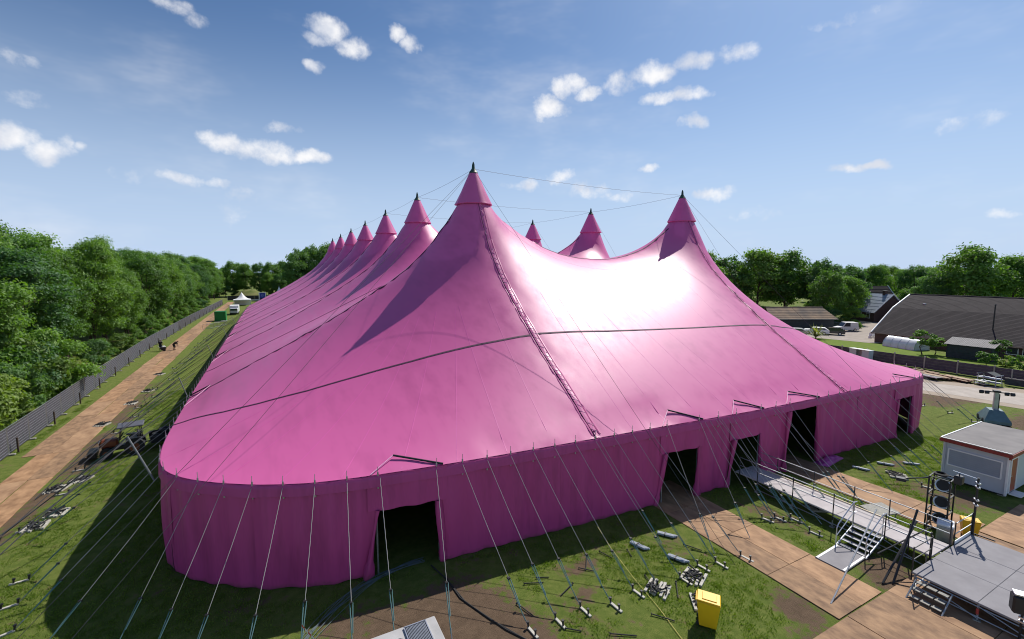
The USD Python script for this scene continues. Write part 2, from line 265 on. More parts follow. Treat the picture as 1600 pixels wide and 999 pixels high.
for i, (x, y, rx_, ry_, s) in enumerate(DIRT):
    n[f'q{i}'] = ('mapping', {'location': (-x / rx_, -y / ry_, 0), 'scale': (1 / rx_, 1 / ry_, 0)}); n[f'l{i}'] = ('vector_math', {'math_type': 'length'}); n[f'e{i}'] = ('math', {'math_type': 'multiply_add', 'value2': -s, 'value3': s * 1.3, 'use_clamp': True})
    l += [('geo.position', f'q{i}.vector'), (f'q{i}.vector', f'l{i}.vector1'), (f'l{i}.value', f'e{i}.value1')]
    if last is None: last = f'e{i}.value'
    else:
        n[f'x{i}'] = ('math', {'math_type': 'maximum'}); l += [(last, f'x{i}.value1'), (f'e{i}.value', f'x{i}.value2')]; last = f'x{i}.value'
n['ds'] = ('math', {'math_type': 'multiply_add', 'value2': .55}); n['fmix'] = ('math', {'math_type': 'multiply_add', 'value2': 1.35, 'value3': -.66}); n['tot'] = ('math', {'math_type': 'add'})
l += [(last, 'ds.value1'), ('big.fac', 'ds.value3'), ('fine.fac', 'fmix.value1'), ('ds.value', 'tot.value1'), ('fmix.value', 'tot.value2'), ('tot.value', 'patch.value'), ('patch.result', 'mix.fac'), ('gr.color', 'mix.a'), ('dr.color', 'mix.b'), ('mix.result', 'p.base_color')]
m_ground = usdkit.material(stage, '/World/Looks/grass_ground', n, l, surface='p.BSDF')
def dirtiness(x, y):
    d = np.zeros_like(x)
    for (cx_, cy_, rx_, ry_, s) in DIRT: d = np.maximum(d, np.clip(s * (1.3 - np.hypot((x - cx_) / rx_, (y - cy_) / ry_)), 0, 1))
    return d
g = MB(); gx = np.array([-1500, -60, -20, 20, 60, 120, 1500.]); gy = np.array([-1500, -20, 20, 60, 150, 300, 1500.])
X, Y = np.meshgrid(gx, gy); idx = np.arange(49).reshape(7, 7)
g.raw(np.c_[X.ravel(), Y.ravel(), 0 * X.ravel()], np.stack([idx[:-1, :-1], idx[:-1, 1:], idx[1:, 1:], idx[1:, :-1]], -1).reshape(-1, 4))
solo('ground', g, m_ground, 'short grass with bare brown patches around the tent', kind='structure')

# brown board path along the left fence, board by board
path = tag(UsdGeom.Xform.Define(stage, '/World/path').GetPrim(), 'brown board track running along the fence on the left', kind='structure')
yb = 18.0; k = 0
while yb < 214:
    ln = 5.0 if yb < 110 else 10.0
    x0 = -16.1 - .0085 * (yb - 40) if yb < 150 else -17.0; x1 = -12.9 - .014 * (yb - 38) if yb < 150 else -14.5
    if yb < 40: x0, x1 = -15.4 - .03 * (yb - 38) , -12.9
    for j in range(2):
        mb = MB(); xm = (x0 + x1) / 2; a, b = (x0, xm) if j == 0 else (xm, x1)
        mb.box(((a + b) / 2 + rng.normal(0, .03), yb + ln / 2, .012 + rng.uniform(0, .014)), (b - a - .015, ln - .03, .03), rz=rng.normal(0, .003))
        part(path, 'board', mb, PLY[(k * 2 + j * 5 + k // 3) % 3])
    yb += ln; k += 1
# the trackways by the stage, plate by plate
def trackway(name, label, x0, x1, y0, y1, nx, ny, mats=PLY):
    t = tag(UsdGeom.Xform.Define(stage, numbered('/World/' + name)).GetPrim(), label, kind='structure')
    for i in range(nx):
        for j in range(ny):
            wx, wy = (x1 - x0) / nx, (y1 - y0) / ny
            mb = MB().box((x0 + wx * (i + .5), y0 + wy * (j + .5), .018 + rng.uniform(0, .012)), (wx - .025, wy - .025, .03), rz=rng.normal(0, .004)); part(t, 'plate', mb, mats[rng.integers(len(mats))])
trackway('trackway', 'brown plate trackway from the second doorway towards the stage', 18.15, 21.3, 8.25, 19.5, 2, 4)
trackway('trackway', 'brown plate trackway running under the grey stage', 15.6, 30.6, 2.2, 8.2, 5, 2, [m_ply2, m_ply3])
trackway('trackway', 'brown plate trackway behind the catwalk from the fourth doorway', 29.0, 31.9, 8.3, 18.5, 1, 4)
trackway('trackway', 'brown plate trackway in front of the white cabin', 30.7, 36.4, 2.0, 8.25, 2, 2)
# sandy road on the right, the yard by the garage
m_sand = mat('sandy_road', (.27, .215, .16), .9, col2=(.38, .31, .24), scale=.5, detail=9, bump=.3, bscale=6, coord='world')
m_conc = mat('concrete_road', (.33, .29, .25), .9, col2=(.46, .41, .36), scale=.8, detail=9, bump=.2, bscale=8, coord='world')
m_yard = mat('paved_yard', (.26, .22, .185), .9, col2=(.36, .305, .26), scale=.6, detail=8, coord='world')
def sheet(name, poly, z, m, label):
    mb = MB().prism(poly, z - .02, z); solo(name, mb, m, label, kind='structure')
sheet('road', [(60.6, 40), (60.8, 21.8), (62.2, 14.8), (63, 4), (73.5, 4), (72.6, 17.2), (69.0, 24.6), (67.4, 40)], .012, m_sand, 'sandy road beyond the light tower')
sheet('road_surface', [(62.2, 40), (62.4, 22.5), (63.9, 14.8), (64.8, 4), (71.0, 4), (70.2, 17), (67.0, 24), (65.6, 40)], .02, m_conc, 'pale worn middle of the sandy road')
sheet('yard', [(95.5, 41.5), (93.5, 50), (93, 60), (104, 58), (122, 56), (150, 72), (153, 66), (128, 46), (109, 42.5), (104, 40.5)], .012, m_yard, 'paved yard in front of the dark garage')
m_lawn = mat('mown_lawn', (.10, .165, .02), .95, col2=(.16, .21, .03), scale=1.2, detail=8, bump=.5, bscale=20, coord='world', spec=.15)
sheet('lawn', [(77.4, 44), (76.9, 20), (76.2, 8), (92, 8), (92.5, 30), (95.2, 41), (92.5, 52), (80, 52)], .008, m_lawn, 'bright mown lawn between the dark fence and the barn')
# grassy mound at the far end
mb = MB(); gx, gy = np.meshgrid(np.linspace(-22, 4, 27), np.linspace(238, 262, 15)); gz = 4.2 * np.exp(-(((gx + 10) / 6.5) ** 2 + ((gy - 250) / 6) ** 2) ** 1.3) * (1 + .1 * np.sin(gx * 1.7) * np.cos(gy)) - .02
idx = np.arange(gx.size).reshape(gx.shape)
mb.raw(np.c_[gx.ravel(), gy.ravel(), gz.ravel()], np.stack([idx[:-1, :-1], idx[:-1, 1:], idx[1:, 1:], idx[1:, :-1]], -1).reshape(-1, 4))
m_mound = mat('sandy_grass_mound', (.10, .14, .035), .95, col2=(.22, .20, .09), scale=.35, detail=9, bump=.6, bscale=3, coord='world', spec=.1)
solo('mound', mb, m_mound, 'grassy sand mound at the far end of the path', kind='structure', smooth=True)

# ------------------------------------------------------------------ the tent
EAVE = 4.5
A = [V(14.4, 34.0 + 15.7 * i) for i in range(7)]; B = [V(38.86, 35.28 + 15.7 * i) for i in range(7)]
FOOT = [(-5.5, 80), (-5.4, 44), (-5.3, 32), (-5.2, 27), (-4.85, 24.4), (-4.3, 23.0), (-3.1, 21.6), (-1.2, 20.25), (0, 19.68), (1.06, 19.25), (3, 18.87), (6.5, 18.47), (9.6, 18.22), (14.4, 17.9), (18.2, 17.65), (21.7, 17.4), (26.5, 17.05), (35.4, 16.9), (41.9, 16.6), (45.4, 16.5),
        (47.6, 17.0), (49.3, 18.5), (50.1, 20.4), (50.4, 23.5), (50.5, 30), (50.6, 80), (50.7, 128), (50, 137), (47, 142.5), (42, 144.5), (36, 145), (14, 145.5), (4, 144.5), (-1.5, 141), (-4.8, 136), (-5.6, 128)]
P = np.array(FOOT, float)
for _ in range(2):
    Q = np.roll(P, -1, 0); P = np.stack([.75 * P + .25 * Q, .25 * P + .75 * Q], 1).reshape(-1, 2)
ring = shapely.LinearRing(P)
if ring.is_ccw is False: P = P[::-1]; ring = shapely.LinearRing(P)
# parameter 0 at the left side, growing towards the front corner and along the front (counter-clockwise)
LEN = ring.length; foot_poly = Polygon(P)
def eave(s):
    p = ring.interpolate(s % LEN); q = ring.interpolate((s + .05) % LEN); d = V(q.x - p.x, q.y - p.y); d /= np.linalg.norm(d)
    return V(p.x, p.y), V(d[1], -d[0])            # point, outward normal
TBL = PchipInterpolator([0, .08, .19, .325, .45, .56, .69, .78, .9, 1], [18.2, 16.1, 13.65, 11.75, 10.25, 9.0, 7.6, 6.75, 5.5, 4.5])
RDG = PchipInterpolator([0, .09, .18, .30, .44, .56, .68, .81, .91, 1], [18.2, 16.9, 15.75, 14.64, 14.16, 14.12, 14.45, 15.3, 16.7, 18.2])
RR = 1.25
def hip_line(m, e):
    d = e - m; l = np.linalg.norm(d); n_ = int(l / .4); t = np.linspace(RR / l, 1, n_)
    return m + d * t[:, None], TBL((t * l - RR) / (l - RR))
HIPS, fixed_xy, fixed_z = [], [], []
def edge_hit(m, far):
    x = ring.intersection(LineString([m, far])); x = x if x.geom_type == 'Point' else list(x.geoms)[0]; return V(x.x, x.y)
for i in range(7):
    HIPS.append(hip_line(A[i], edge_hit(A[i], V(-12, A[i][1] + 3.3)))); HIPS.append(hip_line(B[i], edge_hit(B[i], V(66, B[i][1] + 3.0))))
    d = B[i] - A[i]; l = np.linalg.norm(d); t = np.linspace(RR / l, 1 - RR / l, 60); HIPS.append((A[i] + d * t[:, None], RDG((t * l - RR) / (l - 2 * RR))))
seamA, seamB = hip_line(A[0], edge_hit(A[0], V(14.4, 10))), hip_line(B[0], edge_hit(B[0], V(34.2, 10)))
HIPS += [seamA, seamB, hip_line(A[6], edge_hit(A[6], V(14.4, 160))), hip_line(B[6], edge_hit(B[6], V(38.9, 160)))]
for xy, z in HIPS: fixed_xy.append(xy); fixed_z.append(z)
for m in A + B:
    t = np.arange(24) * 2 * np.pi / 24; fixed_xy.append(m + RR * np.c_[np.cos(t), np.sin(t)]); fixed_z.append(np.full(24, 18.2))
s_ = np.linspace(0, LEN, int(LEN / .45), endpoint=False); bd = np.array([(lambda p: (p.x, p.y))(ring.interpolate(x)) for x in s_]); fixed_xy.append(bd); fixed_z.append(np.full(len(bd), EAVE))
fx, fz = np.vstack(fixed_xy), np.concatenate(fixed_z)
from scipy.spatial import cKDTree
keep = np.ones(len(fx), bool); tree = cKDTree(fx)
for i, j in tree.query_pairs(.08): keep[max(i, j) if fz[max(i, j)] != EAVE else min(i, j)] = False
fx, fz = fx[keep], fz[keep]; tree = cKDTree(fx)
gx, gy = np.meshgrid(np.arange(-6, 60, .62), np.arange(16, 146, .62)); gx[::2] += .31; gp = np.c_[gx.ravel(), gy.ravel()]
inside = shapely.contains_xy(foot_poly.buffer(-.3), gp[:, 0], gp[:, 1]) & (tree.query(gp)[0] > .32)
for m in A + B: inside &= np.hypot(*(gp - m).T) > RR + .3
gp = gp[inside]; XY = np.vstack([fx, gp]); nf = len(fx)
T = Delaunay(XY).simplices; c_ = XY[T].mean(1); ok = shapely.contains_xy(foot_poly, c_[:, 0], c_[:, 1])
for m in A + B: ok &= np.hypot(*(c_ - m).T) > RR - .03
T = T[ok]; e1, e2 = XY[T[:, 1]] - XY[T[:, 0]], XY[T[:, 2]] - XY[T[:, 0]]; ar = e1[:, 0] * e2[:, 1] - e1[:, 1] * e2[:, 0]
T[ar < 0] = T[ar < 0][:, [0, 2, 1]]; T = T[np.abs(ar) > 1e-5]
I, J, W = [], [], []
for k in range(3):
    i, j, o = T[:, k], T[:, (k + 1) % 3], T[:, (k + 2) % 3]; u, w = XY[i] - XY[o], XY[j] - XY[o]
    cot = np.clip((u * w).sum(1) / np.maximum(np.abs(u[:, 0] * w[:, 1] - u[:, 1] * w[:, 0]), 1e-6), -5, 20) / 2
    I += [i, j]; J += [j, i]; W += [cot, cot]
I, J, W = map(np.concatenate, (I, J, W)); Wm = sp.coo_matrix((W, (I, J)), shape=(len(XY),) * 2).tocsr(); Lp = sp.diags(np.asarray(Wm.sum(1)).ravel()) - Wm
Z = np.zeros(len(XY)); Z[:nf] = fz
Z[nf:] = spl.spsolve(Lp[nf:, nf:].tocsc(), -Lp[nf:, :nf] @ fz)
# the crease along each hip softens over about a metre
soft = np.ones(len(XY), bool); soft[:nf] = (fz > EAVE + .2) & (fz < 18.0)
deg = np.asarray((Wm != 0).sum(1)).ravel(); Ad = (Wm != 0).astype(float)
for _ in range(4): Z = np.where(soft, .6 * Z + .4 * (Ad @ Z) / deg, Z)
# between the hips the fabric dips into shallow valleys
_px, _py = XY[:, 0], XY[:, 1]; _yp = np.where(_px < 14.4, _py - 2.5 * (14.4 - _px) / 19.75, np.where(_px < 38.86, _py - 1.28 * (_px - 14.4) / 24.46, _py - 1.28 - 1.4 * (_px - 38.86) / 11.7))
_v = np.clip(np.where(_px < 14.4, (14.4 - _px) / 19.8, np.where(_px < 38.86, 0, (_px - 38.86) / 11.8)), 0, 1); _u = (_yp - 34) / 15.7
_dip = np.minimum(1.45, 1.8 * (1 - _v)) * np.abs(np.sin(np.pi * _u)) ** 1.15; Z = np.where((np.arange(len(Z)) >= nf) & (_u > 0) & (_u < 6), Z - _dip, Z)
roof_z = LinearNDInterpolator(XY, Z, fill_value=EAVE)
RV = np.c_[XY, Z]; _n = np.zeros_like(RV); fn = np.cross(RV[T[:, 1]] - RV[T[:, 0]], RV[T[:, 2]] - RV[T[:, 0]])
for k in range(3): np.add.at(_n, T[:, k], fn)
_n /= np.linalg.norm(_n, axis=1, keepdims=True)
tent = thing('circus_tent', 'huge glossy pink big top tent with two rows of peaks', 'tent')
# panels between hips, mid lacings and front seams
MID_FRONT = [(-7, 31.3), (-4.32, 29.86), (-2.69, 28.54), (-1.12, 27.68), (1.38, 26.75), (4, 26.13), (6.75, 25.56), (9.7, 25.07), (12.07, 24.7), (14.4, 24.46), (20, 24.16), (26, 24.06), (31.4, 23.85), (36.65, 23.6), (38.7, 23.65), (42.3, 24.47), (46, 26.2), (52, 29)]
c3 = XY[T].mean(1); cx, cyy = c3[:, 0], c3[:, 1]
yp = np.where(cx < 14.4, cyy - 3.3 * (14.4 - cx) / 26.4, np.where(cx < 38.86, cyy - 1.28 * (cx - 14.4) / 24.46, cyy - 1.28 - 3.0 * (cx - 38.86) / 27))
col = np.where(cx < 14.4, 0, np.where(cx < 38.86, 1, 2)); kk = np.floor((yp - 34) / 7.85).astype(int)
xb = 38.86 + (cyy - 35.28) * (4.66 / 25.28); colf = np.where(cx < 14.4, 0, np.where(cx < xb, 1, 2))
fl = (cyy > np.interp(cx, *np.array(MID_FRONT).T)).astype(int)
key = np.where(yp < 34, colf * 10 + fl, 100 + col * 100 + np.clip(kk, 0, 14)); key = np.where((yp < 34) & (yp > 33.99), key, key)
def mesh_with_normals(parent, name, v, f, nrm, m):
    u_, inv = np.unique(f, return_inverse=True); pth = numbered(f'{parent.GetPath()}/{name}')
    M_ = usdkit.mesh(stage, pth, (v[u_], inv.reshape(f.shape)), m); M_.CreateNormalsAttr(Vt.Vec3fArray.FromNumpy(nrm[u_].astype(np.float32))); M_.SetNormalsInterpolation('vertex'); return M_.GetPrim()
for k in np.unique(key): mesh_with_normals(tent, 'roof_panel', RV, T[key == k], _n, m_roof)
def on_roof(xy, lift=0.): xy = np.asarray(xy, float); return np.c_[xy, roof_z(xy) + lift]
def dense(pts, step=.5):
    ls = LineString(pts); return np.array([(lambda p: (p.x, p.y))(ls.interpolate(x)) for x in np.linspace(0, ls.length, max(2, int(ls.length / step)))])
def ribbon(pts, w, lift=.035, step=.5):
    p = dense(pts, step); d = np.gradient(p, axis=0); d /= np.linalg.norm(d, axis=1, keepdims=True); nn = np.c_[-d[:, 1], d[:, 0]]
    a, b = p + nn * w / 2, p - nn * w / 2; za, zb, zc = roof_z(a), roof_z(b), roof_z(p); zt = np.maximum(np.maximum(za, zb), zc) + lift; k = len(p)
    v = np.vstack([np.c_[a, za - .03], np.c_[a, za + lift], np.c_[p, zc + lift * 1.5], np.c_[b, zb + lift], np.c_[b, zb - .03]]); i = np.arange(k - 1)
    return MB().raw(v, np.vstack([np.stack([i + r * k, i + 1 + r * k, i + 1 + (r + 1) * k, i + (r + 1) * k], -1) for r in range(4)]))
def clipin(pts): 
    g_ = foot_poly.buffer(-.02).intersection(LineString(pts)); g_ = g_ if g_.geom_type == 'LineString' else max(g_.geoms, key=lambda q: q.length); return np.array(g_.coords)
def s_of0(x, y): return ring.project(Point(x, y))
part(tent, 'front_lacing', ribbon(clipin(MID_FRONT), .11, .02), m_lace_gapshade, smooth=False)
for xy, z in HIPS[:-4]: part(tent, 'hip_lacing', ribbon(xy[::3], .15, .025), m_lace_gapshade, smooth=False)  # flap ribbons; their dark tone paints the shading of the lacing gap
for xy, z in (seamA, seamB):
    part(tent, 'seam_flap', ribbon(xy[::2], .28, .04), m_roof, smooth=False); p = dense(xy, .5); d = np.gradient(p, axis=0); d /= np.linalg.norm(d, axis=1, keepdims=True); part(tent, 'seam_gap', ribbon(p + np.c_[-d[:, 1], d[:, 0]] * -.15, .03, .05), m_lace_gapshade, smooth=False)  # flap, then a thin raised strip coloured as shade in the gap
    mb = MB(); p = dense(xy, .16); d = np.gradient(p, axis=0); d /= np.linalg.norm(d, axis=1, keepdims=True); nn = np.c_[-d[:, 1], d[:, 0]]
    zz = p + nn * (np.where(np.arange(len(p)) % 2, .13, -.09) + rng.normal(0, .03, len(p)))[:, None]
    part(tent, 'lacing_rope', mb.path(on_roof(zz, .06), .011, 4), m_lacerope)
    for sgn in (-1, 1): part(tent, 'seam_edge', ribbon(p[::2] + nn[::2] * sgn * .22, .10, .025), m_roof, smooth=False)
m_weld = tent_mat('pink_weld_seam_glint', (.59, .105, .335), .45, .0)  # paler than the roof: the glint of the welds as colour
for i, s in enumerate(np.arange(S0_ := s_of0(-5.0, 25.0), s_of0(46.2, 16.6), 2.44)):
    p, nn = eave(s); mast_ = A[0] if p[0] < 26.5 else B[0]; d1 = -nn; d2 = mast_ - p; L2 = np.linalg.norm(d2); d2 = d2 / L2; w_ = .75 if p[0] < 9 else .3; dd_ = d1 * (1 - w_) + d2 * w_; dd_ /= np.linalg.norm(dd_)
    part(tent, 'weld_seam', ribbon([p - nn * .1, p + dd_ * min(L2 * .6, 12.5)], .035, .004, .6), m_weld, smooth=False)
for i in range(7):
    y0 = 41.85 + 15.7 * i
    if y0 > 130: continue
    pts = [(-5.5, y0 + 3.5), (14.4, y0), (38.86, y0 + 1.28), (52, y0 + 3.0)]
    part(tent, 'mid_lacing', ribbon(clipin(pts), .12, .02), m_lace_gapshade, smooth=False)
    q = dense(clipin(pts), .5)
for m in A + B:
    c = MB(); t = np.arange(33) * 2 * np.pi / 32; prof = [(.30, 20.55), (.34, 20.6), (.62, 20.0), (.98, 19.2), (1.36, 18.38), (1.46, 18.2), (1.40, 18.14), (1.15, 18.25)]
    cone = MB().lathe(prof, (m[0], m[1], 0), 28); v, f = cone.get(); a_ = np.arctan2(v[:, 1] - m[1], v[:, 0] - m[0]); w_ = np.clip((19.3 - v[:, 2]) / 1.1, 0, 1)
    v[:, :2] = m + (v[:, :2] - m) * (1 + .03 * w_ * np.sin(a_ * 9 + m[1]) + .02 * w_ * np.sin(a_ * 17))[:, None]
    cp_ = part(tent, 'mast_cap', (v, f), m_roof, smooth=40)
    part(cp_, 'finial', MB().lathe([(.33, 20.5), (.36, 20.66), (.26, 20.8), (.13, 21.0), (.10, 21.3), (.03, 21.5), (0, 21.52)], (m[0], m[1], 0), 10), m_greensteel)
    part(cp_, 'neck_ring', MB().lathe([(1.24, 18.1), (1.28, 18.32), (.3, 18.4)], (m[0], m[1], 0), 20), m_roof)
    part(tent, 'mast', MB().tube((m[0], m[1], 0), (m[0], m[1], 20.5), .2, 8), m_steel)
# walls: curtains hang between the doorways of the front
FX = lambda x: np.interp(x, *np.array([f_ for f_ in FOOT[7:20]]).T)
def s_of(x, y): return ring.project(Point(x, y))
S0 = s_of(-5.2, 27)
DOORS = [(3.02, 3.51, 5.97, 6.13, 2.9), (18.3, 18.87, 21.23, 21.2, 2.9), (23.7, 24.17, 26.32, 26.6, 2.9), (28.95, 29.12, 32.06, 32.5, 3.95), (42.5, 42.4, 44.63, 44.85, 3.1)]
sd = [tuple(s_of(x, FX(x)) for x in d[:4]) for d in DOORS]
def ev(S):
    ps = shapely.line_interpolate_point(ring, np.asarray(S).ravel() % LEN); qs = shapely.line_interpolate_point(ring, (np.asarray(S).ravel() + .05) % LEN)
    p = np.c_[shapely.get_x(ps), shapely.get_y(ps)]; d = np.c_[shapely.get_x(qs), shapely.get_y(qs)] - p; d /= np.linalg.norm(d, axis=1, keepdims=True)
    sh = np.shape(S); return p.reshape(*sh, 2), np.c_[d[:, 1], -d[:, 0]].reshape(*sh, 2)
def curtain(sl, sr, z0, z1, dens=.16, folds=1., off=0., hem=.05, seed=0):
    "sl, sr: functions of z giving the sheet's left and right ends along the eave line"
    zs = np.linspace(z1, z0, max(5, int((z1 - z0) / .35))); ns = max(6, int((sr(z0) - sl(z0)) / dens)); t = np.linspace(0, 1, ns)
    Sg = np.array([sl(z) + (sr(z) - sl(z)) * t for z in zs]); Zg = np.repeat(zs[:, None], ns, 1); p, nn = ev(Sg)
    q = np.stack([Sg * .9, Zg * .13, 0 * Sg + seed], -1); w_ = (EAVE - Zg) / EAVE
    hw = np.sin(np.pi * np.clip(w_ * .93, 0, 1)); o = folds * ((.05 + .17 * hw) * (meshkit.fbm(q, 3, 3) - .5) * 1.7 + (.022 + .05 * hw) * np.sin(Sg * 5.2 + 3 * meshkit.noise(q * .4, 5)) + (.10 * w_ ** 2) * (meshkit.fbm(np.stack([Sg * 1.6, Zg * 1.4, 0 * Sg + 9], -1), 3, 8) - .5)) + off
    Zg = Zg + np.where(np.arange(len(zs))[:, None] == len(zs) - 1, hem * (meshkit.noise(np.stack([Sg * 1.4, 0 * Sg, 0 * Sg], -1), 2)), 0)
    pt = np.concatenate([p + nn * o[..., None], Zg[..., None]], -1); i = np.arange(len(zs) * ns).reshape(len(zs), ns)
    return pt.reshape(-1, 3), np.stack([i[:-1, :-1], i[1:, :-1], i[1:, 1:], i[:-1, 1:]], -1).reshape(-1, 4)
def edge_fn(sb, st, h): return lambda z: sb + (st - sb) * min(z, h) / h
cuts = [(s_of(-5.3, 34), None)]
def wall(sl, sr, seed=0, **k):
    n_ = max(1, round((sr(1.) - sl(1.)) / 4.9))
    for q in range(n_):
        a_, b_ = (lambda z, q=q: sl(z) + (sr(z) - sl(z)) * q / n_ - (.16 if q else 0)), (lambda z, q=q: sl(z) + (sr(z) - sl(z)) * (q + 1) / n_)
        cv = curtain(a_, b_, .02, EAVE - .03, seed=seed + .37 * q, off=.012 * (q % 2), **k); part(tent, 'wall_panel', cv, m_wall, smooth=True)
        if q and k.get('dens', .16) < .2:
            colm = cv[0].reshape(-1, max(6, int((b_(.02) - a_(.02)) / .16)), 3)[:, 0]; part(tent, 'wall_lacing', MB().path(list(colm), .016, 4), m_lace_gapshade)
fn0 = s_of(-1.2, 20.25); sR = s_of(49.9, 20.0)
con = lambda s: (lambda z: s)
left_cuts = [S0 - 14 * i for i in range(9)]                            # the left side, going away from the camera
for i in range(8): wall(con(left_cuts[i + 1]), con(left_cuts[i]), dens=.3 if i < 3 else .6, seed=i)
wall(con(S0 - .1), con(fn0 + .1), seed=20)
wall(con(fn0), edge_fn(sd[0][0], sd[0][1], DOORS[0][4]), seed=21)
mid_cut = s_of(12.1, 18.1)
wall(edge_fn(sd[0][3], sd[0][2], DOORS[0][4]), con(mid_cut), seed=22)
wall(con(mid_cut), edge_fn(sd[1][0], sd[1][1], DOORS[1][4]), seed=23)
for i in (1, 2, 3): wall(edge_fn(sd[i][3], sd[i][2], DOORS[i][4]), edge_fn(sd[i + 1][0], sd[i + 1][1], DOORS[i + 1][4]), seed=24 + i)
wall(edge_fn(sd[4][3], sd[4][2], DOORS[4][4]), con(sR + .3), seed=30)
s_end = left_cuts[8] % LEN; cur = sR; i = 0
while cur < s_end - .5:
    nx_ = min(cur + 22, s_end); wall(con(cur - .3), con(nx_ + .3), dens=.8, seed=40 + i); cur = nx_; i += 1
for d, s4 in zip(DOORS, sd):
    h = d[4]; a_, b_ = min(s4[0], s4[1]) - .25, max(s4[2], s4[3]) + .25
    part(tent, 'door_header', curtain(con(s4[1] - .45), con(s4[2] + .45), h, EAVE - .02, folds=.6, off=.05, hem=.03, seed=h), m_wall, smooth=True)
    for e0, e1, sg in ((s4[0], s4[1], 1), (s4[3], s4[2], -1)):                 # the sheet tied back at each side of the doorway
        zz = np.linspace(h + .05, .03, 14); ang = np.linspace(0, 2 * np.pi, 11)[:-1]; vs = []
        for z in zz:
            p, nn = eave(e0 + (e1 - e0) * z / h - sg * .06); tt = V(-nn[1], nn[0]); w_ = .09 + .05 * math.sin(z * 1.3 + e0) + (.05 if z < .5 else 0)
            r_ = w_ * (1 + .28 * np.sin(ang * 3 + z * 1.1 + e0) + .15 * np.sin(ang * 5 - z * 2)); vs += [V(*(p + nn * (.05 + r * math.sin(a)) + tt * r * 1.25 * math.cos(a)), z) for a, r in zip(ang, r_)]
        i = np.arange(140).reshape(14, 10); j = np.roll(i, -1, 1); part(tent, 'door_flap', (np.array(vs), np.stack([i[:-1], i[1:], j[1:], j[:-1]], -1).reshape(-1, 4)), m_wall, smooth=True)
    if h < 3.9:
        p_, q_ = eave(s4[1])[0], eave(s4[2])[0]
        for ss in (s4[1] - .1, s4[2] + .1): part(tent, 'door_post', MB().tube((*(eave(ss)[0] - eave(ss)[1] * .12), 0), (*(eave(ss)[0] - eave(ss)[1] * .12), h), .04, 6), m_steel)
# valance over the top of the wall
val = [S0 - 112, S0 - 60, S0 - 25, S0, fn0, sd[0][1], sd[0][2], mid_cut, sd[1][1], sd[1][2], sd[2][1], sd[2][2], sd[3][1], sd[3][2], sd[4][1], sd[4][2], sR]
for a_, b_ in zip(val[:-1], val[1:]):
    zs = np.array([EAVE + .015, EAVE - .05, EAVE - .2, EAVE - .36, EAVE - .47]); Sg = np.linspace(a_, b_, max(6, int((b_ - a_) / (.14 if b_ > S0 - 30 else .4)))); Sg2 = np.repeat(Sg[None], 5, 0); p, nn = ev(Sg2)
    sag = np.abs(np.sin((Sg2 - sd[0][1]) / 1.22 * np.pi)); k_ = np.arange(5)[:, None] / 4.
    o = .05 + .05 * k_ + .05 * k_ * (meshkit.fbm(np.stack([Sg2 * 1.3, k_ * 1. + 0 * Sg2, 0 * Sg2], -1), 2, 4) - .3); z = np.repeat(zs[:, None], len(Sg), 1) - .035 * sag * (k_ < .3) - .05 * k_ * (meshkit.noise(np.stack([Sg2 * .8, 0 * Sg2, 0 * Sg2], -1), 9))
    o[0] = -.02; pt = np.concatenate([p + nn * o[..., None], z[..., None]], -1); i = np.arange(5 * len(Sg)).reshape(5, -1)
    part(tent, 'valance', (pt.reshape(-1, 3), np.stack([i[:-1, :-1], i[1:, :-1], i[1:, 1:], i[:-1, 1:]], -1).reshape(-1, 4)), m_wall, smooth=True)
# crumpled purple sheet end lying at the fourth doorway
mb = MB(); gx_, gy_ = np.meshgrid(np.linspace(0, 1, 26), np.linspace(0, 1, 14)); zz = .5 * meshkit.fbm(np.stack([gx_ * 7, gy_ * 4, 0 * gx_], -1), 4, 6) * np.sin(np.pi * gx_) ** .5 * np.sin(np.pi * gy_) ** .6 + .01
i = np.arange(gx_.size).reshape(gx_.shape); mb.raw(np.c_[(32.0 + 2.6 * gx_ + .1 * np.sin(gy_ * 9)).ravel(), (16.9 - .95 * gy_ * (1 - .35 * gx_)).ravel(), zz.ravel()], np.stack([i[:-1, :-1], i[1:, :-1], i[1:, 1:], i[:-1, 1:]], -1).reshape(-1, 4))
part(tent, 'sheet_end', mb, m_purple, 'crumpled purple wall sheet end on the grass', smooth=50)
# side poles poke out over the eave; door spreaders lie on the roof; struts lift the left guys
in_door = lambda s: any(d[1] - .05 < s < d[2] + .05 for d in sd)
STEP = 1.22
poles = [S0 - STEP * i for i in range(1, 80)] + [sd[0][1] - STEP * i for i in range(0, int((sd[0][1] - S0) / STEP) + 1)]
for a_, b_ in [(sd[0][2], sd[1][1]), (sd[1][2], sd[2][1]), (sd[2][2], sd[3][1]), (sd[3][2], sd[4][1]), (sd[4][2], sR)]:
    k_ = max(1, round((b_ - a_) / STEP)); poles += list(np.linspace(a_, b_, k_ + 1))
poles = sorted(poles)
for i, s in enumerate(poles):
    p, nn = eave(s); q = p + nn * .02
    part(tent, 'side_pole', MB().tube((*q, EAVE - .6), (*q, EAVE + .12), .035, 6).tube((*q, EAVE + .1), (*q, EAVE + .36), .014, 5), m_steel)
for d, s4 in zip(DOORS, sd):
    a_, b_ = eave(s4[1] - .3)[0], eave(s4[2] + .3)[0]; apex = a_ + (b_ - a_) * .36 + V(0, .75)
    a3, b3, c3_ = (*a_, EAVE + .03), (*b_, EAVE + .04), V(*apex, float(roof_z(apex)) + .14)
    part(tent, 'door_spreader', MB().tube(c3_, b3, .045, 6), m_dark); part(tent, 'spreader_rope', MB().tube(c3_, a3, .022, 5), m_lacerope)
